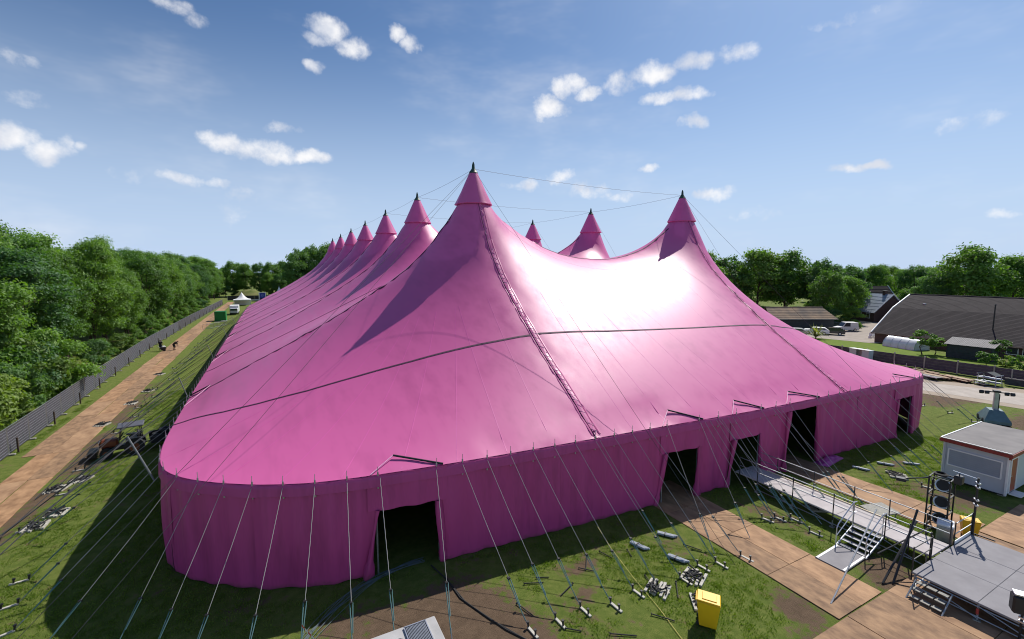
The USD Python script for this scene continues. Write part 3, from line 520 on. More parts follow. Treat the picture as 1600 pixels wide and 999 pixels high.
for y0 in (37.2, 52.8, 68.5, 84.2, 99.9, 115.6):
    s = s_of(-5.4, y0); a_, b_ = eave(s)[0], eave(s + 3.0)[0]; apex = eave(s + 1.0)[0] + V(1.25, 0); c3_ = V(*apex, float(roof_z(apex)) + .14)
    part(tent, 'door_spreader', MB().tube(c3_, (*a_, EAVE + .04), .045, 6), m_dark); part(tent, 'spreader_rope', MB().tube(c3_, (*b_, EAVE + .04), .022, 5), m_lacerope)
STRUTS = [24.4, 37.0, 52.6, 68.3, 84]
for y0 in STRUTS: part(tent, 'side_strut', MB().tube((-5.1 - (.2 if y0 > 30 else -.05), y0, 3.75), (-6.0, y0 + .6, 5.75), .042 if y0 < 30 else .03, 7), m_dullsteel)
# ------------------------------------------------------------------ wires between the mast tips and down to the ground
def wire(label, pts, r=.011, sag=0.):
    p, q = np.array(pts[0], float), np.array(pts[-1], float); t = np.linspace(0, 1, 9 if sag else 2)[:, None]
    w = p + (q - p) * t; w[:, 2] -= (4 * sag * t * (1 - t))[:, 0]; solo('mast_wire', MB().path(w, r, 4), m_wire, label, 'wire')
tipz = 20.95
tipA, tipB = [V(*m, tipz) for m in A], [V(*m, tipz) for m in B]
wire('thin steel wire from the tallest near peak to the near right peak', [tipA[0], tipB[0]], sag=.25)
wire('steel wire between the second left peak and the second right peak', [tipA[1], tipB[1]], sag=.25)
wire('steel wire between the third left peak and the third right peak', [tipA[2], tipB[2]], sag=.25)
for i in range(6):
    wire(f'thin steel wire along the left row of peaks, {nth(i + 1)} span from the front', [tipA[i], tipA[i + 1]], sag=.15)
    if i < 3: wire(f'thin steel wire along the right row of peaks, {nth(i + 1)} span from the front', [tipB[i], tipB[i + 1]], sag=.15)
wire('thin wire from the tallest near peak down over the sunlit roof to the front grass', [tipA[0], (17.6, 12.2, 0)])
wire('thin wire from the tallest near peak down over the front left roof, upper of two', [tipA[0], (-9.0, 19.6, 0)])
wire('thin wire from the tallest near peak down over the front left roof, lower of two', [tipA[0], (-7.6, 17.4, 0)])
wire('thin wire from the near right peak down over the roof to the front right grass', [tipB[0], (38.2, 11.6, 0)])
wire('thin wire from the near right peak down the right side towards the barn', [tipB[0], (57.0, 33, 0)])
wire('second thin wire from the near right peak down the right side', [tipB[0], (57.0, 38, 0)])
wire('thin wire from the second right peak down the right side', [tipB[1], (57, 53, 0)])
wire('thin wire from the third right peak down the right side', [tipB[2], (57, 69, 0)])
# ------------------------------------------------------------------ guy ropes with straps and anchors
def guy(s, label, out, drift=0., plate=True, name='guy_rope', z0=EAVE - .12, group=None, rope_m=None):
    p, nn = eave(s); tt = V(-nn[1], nn[0]); E_ = V(*(p + nn * .08), z0); G_ = V(*(p + nn * out + tt * drift), .08); d = G_ - E_; K_ = E_ + d * (.72 + rng.uniform(-.03, .05))
    t = thing(name, label, 'guy rope', (*G_[:2], 0), group=group); o = V(*G_[:2], 0)
    sag = MB().path([E_ - o, E_ + (K_ - E_) * .5 - o - V(0, 0, .05), K_ - o], .012, 4); part(t, 'rope', sag, rope_m or m_rope)
    h = d / np.linalg.norm(d); side = np.cross(h, (0, 0, 1)); side /= np.linalg.norm(side)
    for sg in (-1, 1): part(t, 'strap', MB().tube(K_ + side * sg * .05 - o, K_ + (G_ - K_) * (.75 + .15 * sg) + side * sg * .012 - o, .019, 4), m_strap)
    part(t, 'ratchet', MB().box(K_ - o, (.10, .10, .07), rz=math.atan2(h[1], h[0])), m_dark); part(t, 'chain', MB().tube(K_ + (G_ - K_) * .8 - o, G_ - o, .018, 4), m_steel)
    if plate:
        hh = V(h[0], h[1], 0); hh /= np.linalg.norm(hh); a_ = math.atan2(hh[1], hh[0]); part(t, 'anchor_bar', MB().box(hh * .3 + V(0, 0, .04), (.6, .10, .05), rz=a_), m_paleplate)
        for q in (.05, .5): part(t, 'stake', MB().tube(hh * q + V(0, 0, -.2), hh * (q - .06) + V(0, 0, .24), .035, 6).tube(hh * (q - .06) + V(0, 0, .2), hh * (q - .06) + V(0, 0, .26), .055, 6), m_black)
front_poles = [s for s in poles if s > S0 - .1 and not in_door(s)]
BETW = ['left of the first doorway', 'between the first and second doorways', 'between the second and third doorways', 'between the third and fourth doorways', 'between the fourth and fifth doorways', 'right of the fifth doorway']
cnt = {}
for s in front_poles:
    seg = sum(s > d[2] - .1 for d in sd); cnt[seg] = cnt.get(seg, 0) + 1; p, nn = eave(s)
    near_front = nn[1] < -.85
    out = 5.0 + rng.uniform(-.2, .2) if near_front else 4.9
    if seg == 0: out = 3.6 + .35 * max(0, p[0] + 2) * .3 if p[0] > -3.5 else 4.7
    guy(s, f'pale guy rope {BETW[seg]}, {nth(cnt[seg])} from the left', out, .9 + rng.uniform(-.2, .2) if seg >= 1 else rng.uniform(-.2, .2), plate=seg > 0 or p[0] < -3)
extra = [(sd[0][1] + .05, .1, 4.0, 'first doorway, left'), (sd[0][2] - .05, -.5, 4.6, 'first doorway, right'), (sd[1][1], -1.2, 4.6, 'second doorway, left'), (sd[1][2], -1.0, 4.4, 'second doorway, right'), (sd[2][1], .5, 5, 'third doorway, left'), (sd[2][2], -.3, 4.9, 'third doorway, right'), (sd[3][1], -.7, 4.9, 'fourth doorway, left'), (sd[3][2], -.4, 4.8, 'fourth doorway, right'),
         (s_of(14.4, 17.9), 1.6, 3.0, 'long laced seam under the tallest peak'), (s_of(35.4, 16.9), 1.0, 4, 'laced seam under the near right peak')]
for s, dr, out, w in extra: guy(s + .03, f'second pale guy rope at the {w}', out, dr, plate=False)
for i, (x_, dr, out) in enumerate([(21.6, .9, 3.3), (22.0, .8, 3.8), (22.5, .7, 3.5), (22.9, .7, 4.2), (23.4, .5, 3.9), (23.8, .4, 4.5), (27.4, .5, 4.4), (28.1, .4, 4.0)]):
    guy(s_of(x_, FX(x_)), f'guy rope with teal strap beside the catwalk, {nth(i + 1)} of that close bundle from the left', out, dr, plate=i % 2 == 0)
for i in range(16):
    x, y, a_ = rng.uniform(7.5, 17), rng.uniform(11.3, 15.6), rng.uniform(0, 3.1); d = V(math.cos(a_), math.sin(a_), 0) * rng.uniform(.25, .5)
    solo('ground_stake', MB().tube(V(x, y, .04) - d, V(x, y, .06) + d, .022, 6).tube(V(x, y, .06) + d * .94, V(x, y, .06) + d, .045, 6), m_rubber, 'black steel stake lying loose in the grass before the front wall', 'stake', 'loose stakes on the front grass')
li = 0
for i in range(1, 50):
    s = S0 - STEP * 1.6 * i; li += 1; p, nn = eave(s)
    if p[1] > 118: break
    guy(s, f'guy rope in the shade-toned row along the left side of the tent, {nth(li)} from the front corner', 6.0 + rng.uniform(-.4, .5), rng.uniform(-.5, .5), plate=i % 2 == 0, z0=EAVE - .1, rope_m=m_wire if i > 6 else m_rope)  # most take the dark wire colour, standing in for shade on the ropes
# long ropes over the struts
for k, y0 in enumerate(STRUTS[:5]):
    for j, dy in enumerate((-7, 6)):
        solo('strut_rope', MB().path([(-6.0, y0 + .6, 5.7), (-12.4, y0 + dy, .05)], .022, 4), m_wire, f'dark rope from the {nth(k + 1)} grey strut on the left side, {"towards" if j == 0 else "away from"} the camera', 'rope', 'ropes of the side struts')
for k, y0 in enumerate((29.5, 33, 41, 45)):
    solo('strut_rope', MB().path([(-6.1, y0, 4.6), (-11.8, y0 - 5.5, .9), (-12.6, y0 - 6.5, .05)], .03, 4), m_wire, f'dark slack rope by the tractor, {nth(k + 1)} from the front', 'rope', 'ropes of the side struts')
# ------------------------------------------------------------------ the fence along the path
fence = thing('construction_fence', 'long grey panel fence on posts along the brown path', 'fence', (-17, 42, 0)); fo = V(-17, 42, 0)
FXY = [(-15.2, 16), (-16.6, 34), (-17.05, 42.0), (-17.3, 50), (-18.2, 70), (-18.9, 95), (-18.7, 138), (-17.6, 210)]
fl_ = LineString(FXY); nfp = int(fl_.length / 3.5)
for i in range(nfp):
    p, q = fl_.interpolate(i * 3.5), fl_.interpolate((i + 1) * 3.5); p, q = V(p.x, p.y, 0) - fo, V(q.x, q.y, 0) - fo; d = (q - p) / np.linalg.norm(q - p); a_ = math.atan2(d[1], d[0]); lean = rng.normal(0, .03)
    mb = MB(); m_ = (p + q) / 2; pan = part(fence, 'fence_panel', mb.box(m_ + V(0, 0, 1.02), (3.40, .012, 1.84), rz=a_, rx=lean * .3), m_fence)
    if i < 30:
        sl = MB()
        for z in np.arange(.22, 1.95, .2): sl.tube(p + d * .06 + V(0, 0, z) + V(.02, 0, 0), q - d * .06 + V(0, 0, z) + V(.02, 0, 0), .011, 4)
        part(pan, 'wire_rail', sl, m_steel, kind='stuff')
    part(fence, 'frame', MB().path([p + d * .05 + V(0, 0, .05), p + d * .05 + V(0, 0, 2), q - d * .05 + V(0, 0, 2), q - d * .05 + V(0, 0, .05)], .024, 6), m_steel)
    part(fence, 'foot', MB().box(p + V(0, 0, .06), (.7, .22, .12), rz=a_ + math.pi / 2, ch=.03), m_plate)
    if i % 2 == 0: part(fence, 'timber_post', MB().box(p + V(.32, .5, .55), (.10, .10, 1.1), ch=.01), m_bark)
# ------------------------------------------------------------------ trees and bushes
def crown(seed, h, r, base, nlobe, nleaf, size, squash=1.0, ragged=.25):
    g_ = np.random.default_rng(seed); hh = (h - base) / 2; cz = base + hh; lob = []
    while len(lob) < nlobe:
        u = g_.normal(size=3); u /= np.linalg.norm(u); k_ = g_.uniform(.45, 1) ** .5; pz = cz + u[2] * hh * k_ * .92; f = 1 - .35 * max(0, u[2]) ** 2
        lob.append((u[0] * r * k_ * f * .85, u[1] * r * k_ * f * .85, pz, r * g_.choice([.11, .15, .19, .24, .31])))
    lob = np.array(lob); w = lob[:, 3] ** 2; which = g_.choice(len(lob), nleaf, p=w / w.sum())
    d = g_.normal(size=(nleaf, 3)); d /= np.linalg.norm(d, axis=1, keepdims=True); d[:, 2] = np.where(d[:, 2] < -.3, -d[:, 2], d[:, 2])
    c = lob[which, :3] + d * (lob[which, 3] * (1 - ragged + ragged * 2 * g_.random(nleaf) ** 2))[:, None] * V(1, 1, .8 * squash)
    n_ = d + g_.normal(size=(nleaf, 3)) * .55 + V(0, 0, .25); n_ /= np.linalg.norm(n_, axis=1, keepdims=True)
    t = np.cross(n_, g_.normal(size=(nleaf, 3))); t /= np.linalg.norm(t, axis=1, keepdims=True); b = np.cross(n_, t); s = (size * g_.uniform(.6, 1.35, nleaf))[:, None]
    v = np.stack([c - t * s * .5, c + b * s * .32 + n_ * s * .06, c + t * s * .55, c - b * s * .32 + n_ * s * .06], 1).reshape(-1, 3); i = np.arange(nleaf) * 4
    f = np.vstack([np.stack([i, i + 1, i + 2], -1), np.stack([i, i + 2, i + 3], -1)])
    return (v, f), lob
def trunk(seed, h, base, r, lob, n=9):
    g_ = np.random.default_rng(seed + 99); mb = MB(); pts = [V(0, 0, -.2)]; ks = 5
    for k in range(1, ks + 1): pts.append(V(g_.normal(0, .12) * k ** .5, g_.normal(0, .12) * k ** .5, h * .82 * k / ks))
    rad = [r * (1.25 if k == 0 else 1) * (1 - .85 * k / ks) for k in range(ks + 1)]
    for k in range(ks): mb.tube(pts[k], pts[k + 1], rad[k], 8, rad[k + 1])
    for l in lob[g_.permutation(len(lob))[:n * 2]]:
        z0 = max(base * .8, l[2] * g_.uniform(.45, .75)); t = np.clip(z0 / (h * .82) * ks, 0, ks - .01); k = int(t); p = pts[k] + (pts[k + 1] - pts[k]) * (t - k); q = V(*l[:3]); m_ = p + (q - p) * .5 + V(0, 0, -.05 * np.linalg.norm(q - p))
        mb.tube(p, m_, r * .32, 5, r * .2); mb.tube(m_, q, r * .2, 5, r * .06)
    return mb
def tree_kind(name, seed, h, r, base, nlobe, nleaf, size, m, tr=.22, **k):
    c = proto(name); cr, lob = crown(seed, h, r, base, nlobe, nleaf, size, **k); part(c, 'crown', cr, m, smooth=False); part(c, 'trunk', trunk(seed, h, base, tr, lob), m_bark); return c
wood = [tree_kind(f'kind_wood_tree_{"abcde"[i]}', 11 + i, 18, 5.2, 2.6, 105, 26000, .31, [m_leaf, m_leaf, m_leafd, m_leaf, m_leaf][i], ragged=.45) for i in range(5)]
oak = [tree_kind(f'kind_broad_tree_{"abc"[i]}', 31 + i, 18, 7.0, 1.6, 110, 14000, .56, [m_leaf, m_leafd, m_leaf][i], .35, ragged=.45) for i in range(3)]
small = [tree_kind(f'kind_small_tree_{"ab"[i]}', 41 + i, 4, 1.5, 1.2, 22, 2600, .22, m_leaf, .07, ragged=.4) for i in range(2)]
bush = [tree_kind(f'kind_shrub_{"abc"[i]}', 51 + i, 5, 2.8, .1, 34, 9500, .23, [m_leaf, m_leafy, m_leafd][i], .09, ragged=.4) for i in range(3)]
lowb = [tree_kind(f'kind_bush_{"ab"[i]}', 61 + i, 1.5, 1.2, .05, 18, 1600, .17, [m_leaf, m_leafy][i], .04, ragged=.35) for i in range(2)]
G1 = 'trees of the wood along the path'
rows = [(-24.5, 6.6, 15.8, 'tall leafy tree at the front edge of the wood behind the long fence'), (-30.5, 6.2, 17.9, 'tall leafy tree in the second row of the wood behind the long fence'), (-37.5, 6.4, 18.6, 'tall leafy tree deep in the wood behind the long fence')]
for k, (x, stp, h, lab) in enumerate(rows):
    y = 30 + k * 2.3
    while y < 305:
        xs = x - (.0 if y < 240 else 0) + rng.normal(0, .9); sc = h / 18 * rng.uniform(.84, 1.13); sxy = sc * rng.uniform(.80, 1.08)
        copy(wood[rng.integers(5)], 'wood_tree', lab, 'tree', (xs, y + rng.normal(0, .8), 0), rng.uniform(0, 6.28), G1, (sxy, sxy, sc)); y += stp * (1 if y < 160 else 1.35)
k = 0
for y in np.concatenate([np.arange(27, 66, 2.8), np.arange(68, 200, 7.5)]):
    for j in range(2 if y < 66 else 1):
        near = y < 62; sc = (rng.uniform(.85, 1.35) if near else rng.uniform(.5, .85)) * (1 if j == 0 else 1.2); kind = rng.choice(3, p=[.35, .45, .2] if near else [.6, .2, .2])
        copy(bush[kind], 'shrub', f'{["mid green", "yellow green", "dark green"][kind]} shrub in the thicket between fence and wood', 'shrub', (-20.7 - j * 2.2 - (0 if y < 90 else .8) + rng.normal(0, .5), y + rng.normal(0, .7), 0), rng.uniform(0, 6.28), f'{["mid green", "yellow green", "dark green"][kind]} shrubs behind the long fence', (sc, sc, sc * rng.uniform(.9, 1.2)))
# far end of the tent
for i, (x, y, h, k) in enumerate([(11.5, 236, 23.5, 1), (17.5, 240, 25.5, 1), (25, 240, 26, 0), (33, 243, 25, 1)]):
    copy(oak[k], 'dark_tree', f'huge dark tree beyond the far end of the tent, {nth(i + 1)} from the left', 'tree', (x, y, 0), i * 1.3, None, (h / 18 * .85,) * 2 + (h / 18,))
for i, (x, y, h) in enumerate([(-12, 268, 16.5), (-6, 272, 17.5), (-.5, 268, 17.5), (5, 272, 18), (9, 262, 17), (-18, 275, 18), (-2, 258, 12), (3, 256, 12)]):
    copy(oak[i % 3], 'far_tree', 'green tree in the row behind the far grassy mound', 'tree', (x, y, 0), i * 2.1, 'trees behind the far mound', (h / 18 * .8,) * 2 + (h / 18,))
for i, x in enumerate((-25, -21, -17, -3, 1, 5, 9, 13)):
    copy(bush[(0, 2)[i % 2]], 'far_shrub', 'dark leafy shrub below the trees at the far end of the grounds', 'shrub', (x, 262 + 3 * (i % 3), 0), i * 1.9, 'shrubs at the far end of the grounds', (1.3, 1.3, 1.2))
# right side
RT = [(112, 93, 18.3, 0, 'dense green tree beside the right slope of the tent, leftmost of the row'), (119.5, 90, 17.6, 1, 'dense dark green tree right of the leftmost tree of the right row'), (123, 83, 18.9, 0, 'tallest leafy tree behind the dark garage, left of two'), (128, 78, 18.7, 2, 'tallest leafy tree behind the dark garage, right of two'), (131, 70, 16.4, 1, 'dark tree with a rounded crown right of the two tallest behind the garage'),
      (121, 63, 13.2, 2, 'lighter green tree standing right beside the garage gable'), (127, 61.5, 11.5, 0, 'lower green tree between the garage and the brick house'), (137, 66, 14.6, 1, 'narrow dark tree behind the brick house, towards the garage'), (176, 78, 14.6, 0, 'distant tree left of the gap behind the brick house'), (186, 82, 14.8, 2, 'distant rounded tree above the brick house'), (193, 74, 15.0, 1, 'distant bluish tree above the left end of the barn ridge'), (190, 65, 14.6, 0, 'distant tree just left of the big tree behind the barn'),
      (150, 46, 19.2, 2, 'big open tree behind the barn, its crown ragged against the sky'), (157, 41, 16.5, 0, 'bushy tree behind the barn, right of the big ragged one'), (146, 52, 13, 1, 'low green tree at the left foot of the big ragged tree'), (172, 42, 16, 0, 'tree at the right edge behind the barn ridge'), (152, 60, 8, 0, 'small round green tree behind the grey roof of the house'), (146, 60.5, 6.5, 2, 'low bushy tree right of the brick house')]
for i, (x, y, h, k, lab) in enumerate(RT):
    w = h / 18 * (.85 if h < 17 else 1.0); copy(oak[k], 'broad_tree', lab, 'tree', (x, y, 0), i * 1.7, None, (w, w, h / 18))
for i in range(34):
    a_ = math.radians(48 + i * 1.35); d_ = 255 + 30 * math.sin(i * 2.3); h = 13.5 + 2.5 * math.sin(i * 1.9) ** 2; copy(oak[i % 3], 'distant_tree', 'distant tree in the hazy line along the right horizon', 'tree', (d_ * math.sin(a_), d_ * math.cos(a_), 0), i * 1.1, 'distant trees on the right horizon', (h / 18 * 1.05,) * 2 + (h / 18,))
for i, (x, y) in enumerate([(104, 70), (108, 74), (112, 82), (117, 78), (114, 67), (120, 70), (124, 66), (128, 70), (133, 74), (118, 60.5), (123, 58.5), (131, 63), (138, 72), (146, 70), (152, 66), (150, 56), (158, 62), (163, 56), (166, 50), (146, 48)]):
    copy(bush[(0, 2)[i % 2]], 'understorey_shrub', 'leafy shrub under the trees behind garage and barn', 'shrub', (x, y, 0), i * 1.4, 'shrubs under the trees on the right', (.95, .95, .8))
copy(small[0], 'garden_tree', 'slim young tree on the lawn in front of the polytunnel', 'tree', (89.3, 32.3, 0), .4, None, (1.1, 1.1, .98))
copy(small[1], 'garden_tree', 'round dark green bush tree between young tree and dark shed', 'tree', (90.6, 31.3, 0), 1.9, None, (1.0, 1.0, .75))
copy(small[1], 'garden_tree', 'pale green young tree at the right end of the shed', 'tree', (92.4, 24.6, 0), 2.9, None, (.9, .9, .85))
for i, (x, y, s, k, lab) in enumerate([(86.5, 24.2, 1.2, 0, 'leafy bush in the garden behind the dark fence, leftmost'), (88, 22.6, 1.0, 1, 'yellow green garden bush right of the leftmost one'), (86, 20.8, 1.3, 0, 'wide garden bush near the right edge'), (85, 18.8, 1.2, 1, 'pale garden bush at the right edge behind the fence'), (87.5, 19, 1.1, 0, 'dark garden bush in front of the barn wall'), (141, 58, 1.8, 0, 'round bush in front of the brick house'), (112.5, 52.7, 1.2, 0, 'low hedge bush beside the parked white van')]):
    copy(lowb[k], 'garden_bush', lab, 'bush', (x, y, 0), i * 1.3, None, (s, s, s))
# palm like plant near the cars
pp = thing('pampas_plant', 'tall pale spiky plant by the parked cars', 'plant', (92.3, 49.8, 0)); 
for i in range(70):
    a_, e_, l_ = rng.uniform(0, 6.28), rng.uniform(.25, 1.3), rng.uniform(1.8, 3.1); d = V(math.cos(a_) * math.cos(e_), math.sin(a_) * math.cos(e_), math.sin(e_)); sd_ = V(-math.sin(a_), math.cos(a_), 0) * .09
    mid, end = d * l_ * .6 + V(0, 0, .5), d * l_ + V(0, 0, .5 - .45 * l_ * math.cos(e_) ** 2)
    part(pp, 'leaf', MB().raw(np.array([-sd_ + V(0, 0, .3), sd_ + V(0, 0, .3), mid + sd_, mid - sd_, end]), np.array([(0, 1, 2), (0, 2, 3), (3, 2, 4)])), m_leafp, smooth=False)
part(pp, 'stem', MB().tube((0, 0, 0), (0, 0, .7), .12, 7, .09), m_bark)
# undergrowth and grass
def scatter(name, label, cat, meshes, m, pos, rot, sc):
    pi = UsdGeom.PointInstancer.Define(stage, '/World/' + name); paths = []
    for i, ms in enumerate(meshes): paths.append(part(pi.GetPrim(), 'tuft', ms, m, smooth=False).GetPath())
    pi.CreatePrototypesRel().SetTargets(paths); n_ = len(pos); pi.CreatePositionsAttr(Vt.Vec3fArray.FromNumpy(pos.astype(np.float32))); pi.CreateProtoIndicesAttr(Vt.IntArray.FromNumpy(rng.integers(0, len(meshes), n_).astype(np.int32)))
    pi.CreateOrientationsAttr(Vt.QuathArray([Gf.Quath(math.cos(a / 2), 0, 0, math.sin(a / 2)) for a in rot])); pi.CreateScalesAttr(Vt.Vec3fArray.FromNumpy(sc.astype(np.float32)))
    tag(pi.GetPrim(), label, cat, kind='stuff')
def tuft(seed, nb, spread, h):
    g_ = np.random.default_rng(seed); vs, fs = [], []
    for i in range(nb):
        p = V(*g_.normal(0, spread, 2), 0); a_ = g_.uniform(0, 6.28); w = V(math.cos(a_), math.sin(a_), 0) * .013; hh = h * g_.uniform(.5, 1.2); ln = V(*g_.normal(0, .5, 2), 0) * hh
        vs += [p - w, p + w, p + ln * .35 + V(0, 0, hh * .6) + w * .6, p + ln + V(0, 0, hh * .9)]; fs += [(4 * i, 4 * i + 1, 4 * i + 2), (4 * i, 4 * i + 2, 4 * i + 3)]
    return np.array(vs), np.array(fs)
ng = 95000; q = np.c_[rng.uniform(-17, 46, ng), rng.uniform(9, 60, ng)]; q = q[(q[:, 1] < 30) | (q[:, 0] < -5)]
den = meshkit.fbm(np.c_[q * .35, np.zeros(len(q))], 4, 4) - .55 * dirtiness(q[:, 0], q[:, 1]); okk = (den > .36 + .12 * rng.random(len(q))) & ~shapely.contains_xy(foot_poly.buffer(.1), q[:, 0], q[:, 1])
for x0, x1, y0, y1 in [(17.95, 21.65, 8.2, 19), (15.5, 36.5, 1, 8.25), (28.9, 32.0, 8.2, 18), (21.1, 23.4, 9.5, 11), (36.6, 43, 8.8, 12)]: okk &= ~((q[:, 0] > x0) & (q[:, 0] < x1) & (q[:, 1] > y0) & (q[:, 1] < y1))
okk &= ~((q[:, 0] < -12.9 - .014 * (q[:, 1] - 38)) & (q[:, 0] > -16.4 - .0085 * (q[:, 1] - 40))); q = q[okk]
scatter('grass', 'tufts of short green grass around the tent', 'grass', [tuft(i, 16, .10, .085) for i in range(4)], m_blade, np.c_[q, np.zeros(len(q))], rng.uniform(0, 6.28, len(q)), np.repeat(rng.uniform(.5, 1.1, (len(q), 1)), 3, 1))
# ------------------------------------------------------------------ stage, catwalk, steps
DZ = .75
st_ = thing('outdoor_stage', 'low grey decked stage on scaffold legs at the lower right', 'stage', (22.6, 1.9, 0)); so = V(22.6, 1.9, 0)
for i in range(3):
    for j in range(3): part(st_, 'deck_panel', MB().box((.97 + i * 1.935, .99 + 1.985 * j, DZ - .04 + rng.uniform(-.002, .002)), (1.928, 1.978, .08), ch=.012), m_deck)
def scaff(parent, pts, o, foot=True):
    for p in pts:
        p = V(*p, 0) - V(o[0], o[1], 0); part(parent, 'scaffold_leg', MB().tube((p[0], p[1], .05), (p[0], p[1], DZ - .06), .035, 7), m_steel); part(parent, 'base_plate', MB().box((p[0], p[1], .045), (.22, .22, .05), rz=.3), m_plate)
scaff(st_, [(x, y) for x in (22.66, 24.5, 26.4, 28.3) for y in (2.0, 3.9, 5.85, 7.75)], so)
for x in (22.64, 28.34):
    for y0, y1 in ((2.0, 3.9), (3.9, 5.85), (5.85, 7.75)):
        a_, b_ = V(x, y0, 0) - so, V(x, y1, 0) - so
        for z in (.18, .58): part(st_, 'ledger', MB().tube(a_ + V(0, 0, z), b_ + V(0, 0, z), .026, 6), m_steel)
        part(st_, 'brace', MB().tube(a_ + V(-.03, 0, .14), b_ + V(-.03, 0, .62), .022, 6), m_steel)
for y in (2.0, 7.75):
    for x0, x1 in ((22.66, 24.5), (24.5, 26.4), (26.4, 28.3)):
        for z in (.18, .58): part(st_, 'ledger', MB().tube(V(x0, y, z) - so, V(x1, y, z) - so, .026, 6), m_steel)
part(st_, 'leg_sleeve', MB().tube(V(22.62, 5.85, .3) - so, V(22.62, 5.85, .52) - so, .045, 8), mat('red_sleeve', (.4, .05, .04), .5), 'red sleeve on one scaffold leg')
def rail(parent, o, pts, zs=(1.25, 1.75), r=.022, m=None, posts=True, base=DZ - .35):
    m = m or m_steel; o = V(o[0], o[1], 0)
    for p in pts if posts else []:
        part(parent, 'rail_post', MB().tube(V(*p, base) - o, V(*p, zs[-1] + .06) - o, .026, 7), m_dark)
    for a_, b_ in zip(pts[:-1], pts[1:]):
        for z in zs: part(parent, 'handrail', MB().tube(V(*a_, z) - o, V(*b_, z) - o, r, 6), m)
rail(st_, so, [(22.64, 7.85), (24.3, 7.85)], m=m_dark); rail(st_, so, [(26.55, 7.85), (28.36, 7.85)])
part(st_, 'kick_board', MB().box(V(27.45, 7.86, DZ + .07) - so, (1.8, .03, .14)), m_water); 
cw = thing('catwalk', 'long pale catwalk with steel handrails from the tent doorway to the stage', 'walkway', (25.5, 8, 0)); co = V(25.5, 8, 0)
for j in range(5):
    y0, y1 = 7.93 + j * 1.9, 7.93 + (j + 1) * 1.9
    part(cw, 'deck_panel', MB().box(V(25.52, (y0 + y1) / 2, DZ - .04 + rng.uniform(-.003, .003)) - co, (1.72, 1.89, .08), ch=.01), m_ramp)
for x in (24.64, 26.40):
    if x > 25: part(cw, 'edge_strip', MB().box(V(x - .02, 13.2, DZ + .025) - co, (.06, 6.6, .05)), mat('cream_edge', (.72, .58, .40), .6))
    for y in (8.1, 9.9, 11.86, 13.9, 15.95):
        part(cw, 'scaffold_leg', MB().tube(V(x, y, .05) - co, V(x, y, DZ - .08) - co, .03, 7), m_steel); part(cw, 'base_plate', MB().box(V(x, y, .04) - co, (.2, .2, .05)), m_plate)
    for y0, y1 in ((8.1, 9.9), (9.9, 11.86), (11.86, 13.9), (13.9, 15.95)):
        part(cw, 'ledger', MB().tube(V(x, y0, .2) - co, V(x, y1, .2) - co, .022, 6), m_steel); part(cw, 'brace', MB().tube(V(x - .03, y0, .16) - co, V(x - .03, y1, .62) - co, .02, 6), m_steel)
rail(cw, co, [(24.62, 17.1), (24.62, 15.95), (24.62, 13.9), (24.62, 11.86), (24.62, 10.95)]); rail(cw, co, [(24.62, 9.65), (24.62, 8.75), (24.62, 8.0)]); rail(cw, co, [(26.42, 17.0), (26.42, 15.9), (26.42, 13.8), (26.42, 11.8), (26.42, 10.25), (26.42, 8.8), (26.42, 7.95)])
lid = thing('white_ramp_board', 'pale flat board resting beside the catwalk railing', 'board', (27.3, 11, 0)); part(lid, 'board', MB().box((0, 0, .70), (1.45, 1.0, .06), rx=.06, rz=-.25, ch=.01), m_plate)
for a_, b_ in ((-.6, -.4), (.6, -.45), (.55, .4), (-.55, .42)): part(lid, 'leg', MB().tube((a_, b_, 0), (a_, b_, .66), .03, 6), m_steel)
stp = thing('steps', 'short metal steps with handrails climbing to the catwalk', 'steps', (23.6, 10.3, 0)); o_ = V(23.6, 10.3, 0)
for i in range(5): part(stp, 'tread', MB().box(V(24.46 - .27 * i, 10.3, .66 - .15 * i) - o_, (.24, 1.18, .035), ch=.008), m_deck); part(stp, 'tread_nosing', MB().box(V(24.35 - .27 * i, 10.3, .672 - .15 * i) - o_, (.03, 1.17, .03)), m_water)
for y in (9.69, 10.91):
    part(stp, 'stringer', MB().tube(V(24.6, y, .66) - o_, V(23.15, y, -.02 + .05) - o_, .04, 6), m_alu)
    part(stp, 'handrail', MB().path([V(24.75, y, 1.80) - o_, V(24.45, y, 1.82) - o_, V(23.2, y, 1.06) - o_, V(23.1, y, .9) - o_, V(23.1, y, .06) - o_], .026, 7), m_alu)
    part(stp, 'handrail', MB().path([V(24.75, y, 1.30) - o_, V(24.45, y, 1.28) - o_, V(23.14, y, .52) - o_], .02, 6), m_alu)
    part(stp, 'handrail_post', MB().tube(V(24.5, y, .7) - o_, V(24.5, y, 1.8) - o_, .024, 6), m_alu); part(stp, 'foot', MB().tube(V(23.45, y, 0) - o_, V(23.45, y, .4) - o_, .024, 6), m_dark)
lp = thing('landing_board', 'grey board with white edge strips lying at the foot of the steps', 'board', (22.2, 10.25, 0)); part(lp, 'board', MB().box((0, 0, .055), (1.9, 1.2, .05), rz=.05), m_deck)
for y in (-.53, .53): part(lp, 'edge_strip', MB().box((-.026 * y * 2, y, .087), (1.86, .09, .012), rz=.05), m_water)
cs = thing('corner_steps', 'small open steel steps at the near corner of the stage', 'steps', (22.2, 7.1, 0))
for i in range(3):
    for k in range(3): part(cs, 'tread', MB().box((.2 - .25 * i, -.35 + .35 * k, .55 - .2 * i), (.2, .3, .03)), m_plate)
for y in (-.55, .55): part(cs, 'stringer', MB().tube((.38, y, .62), (-.45, y, .02), .03, 6), m_steel)
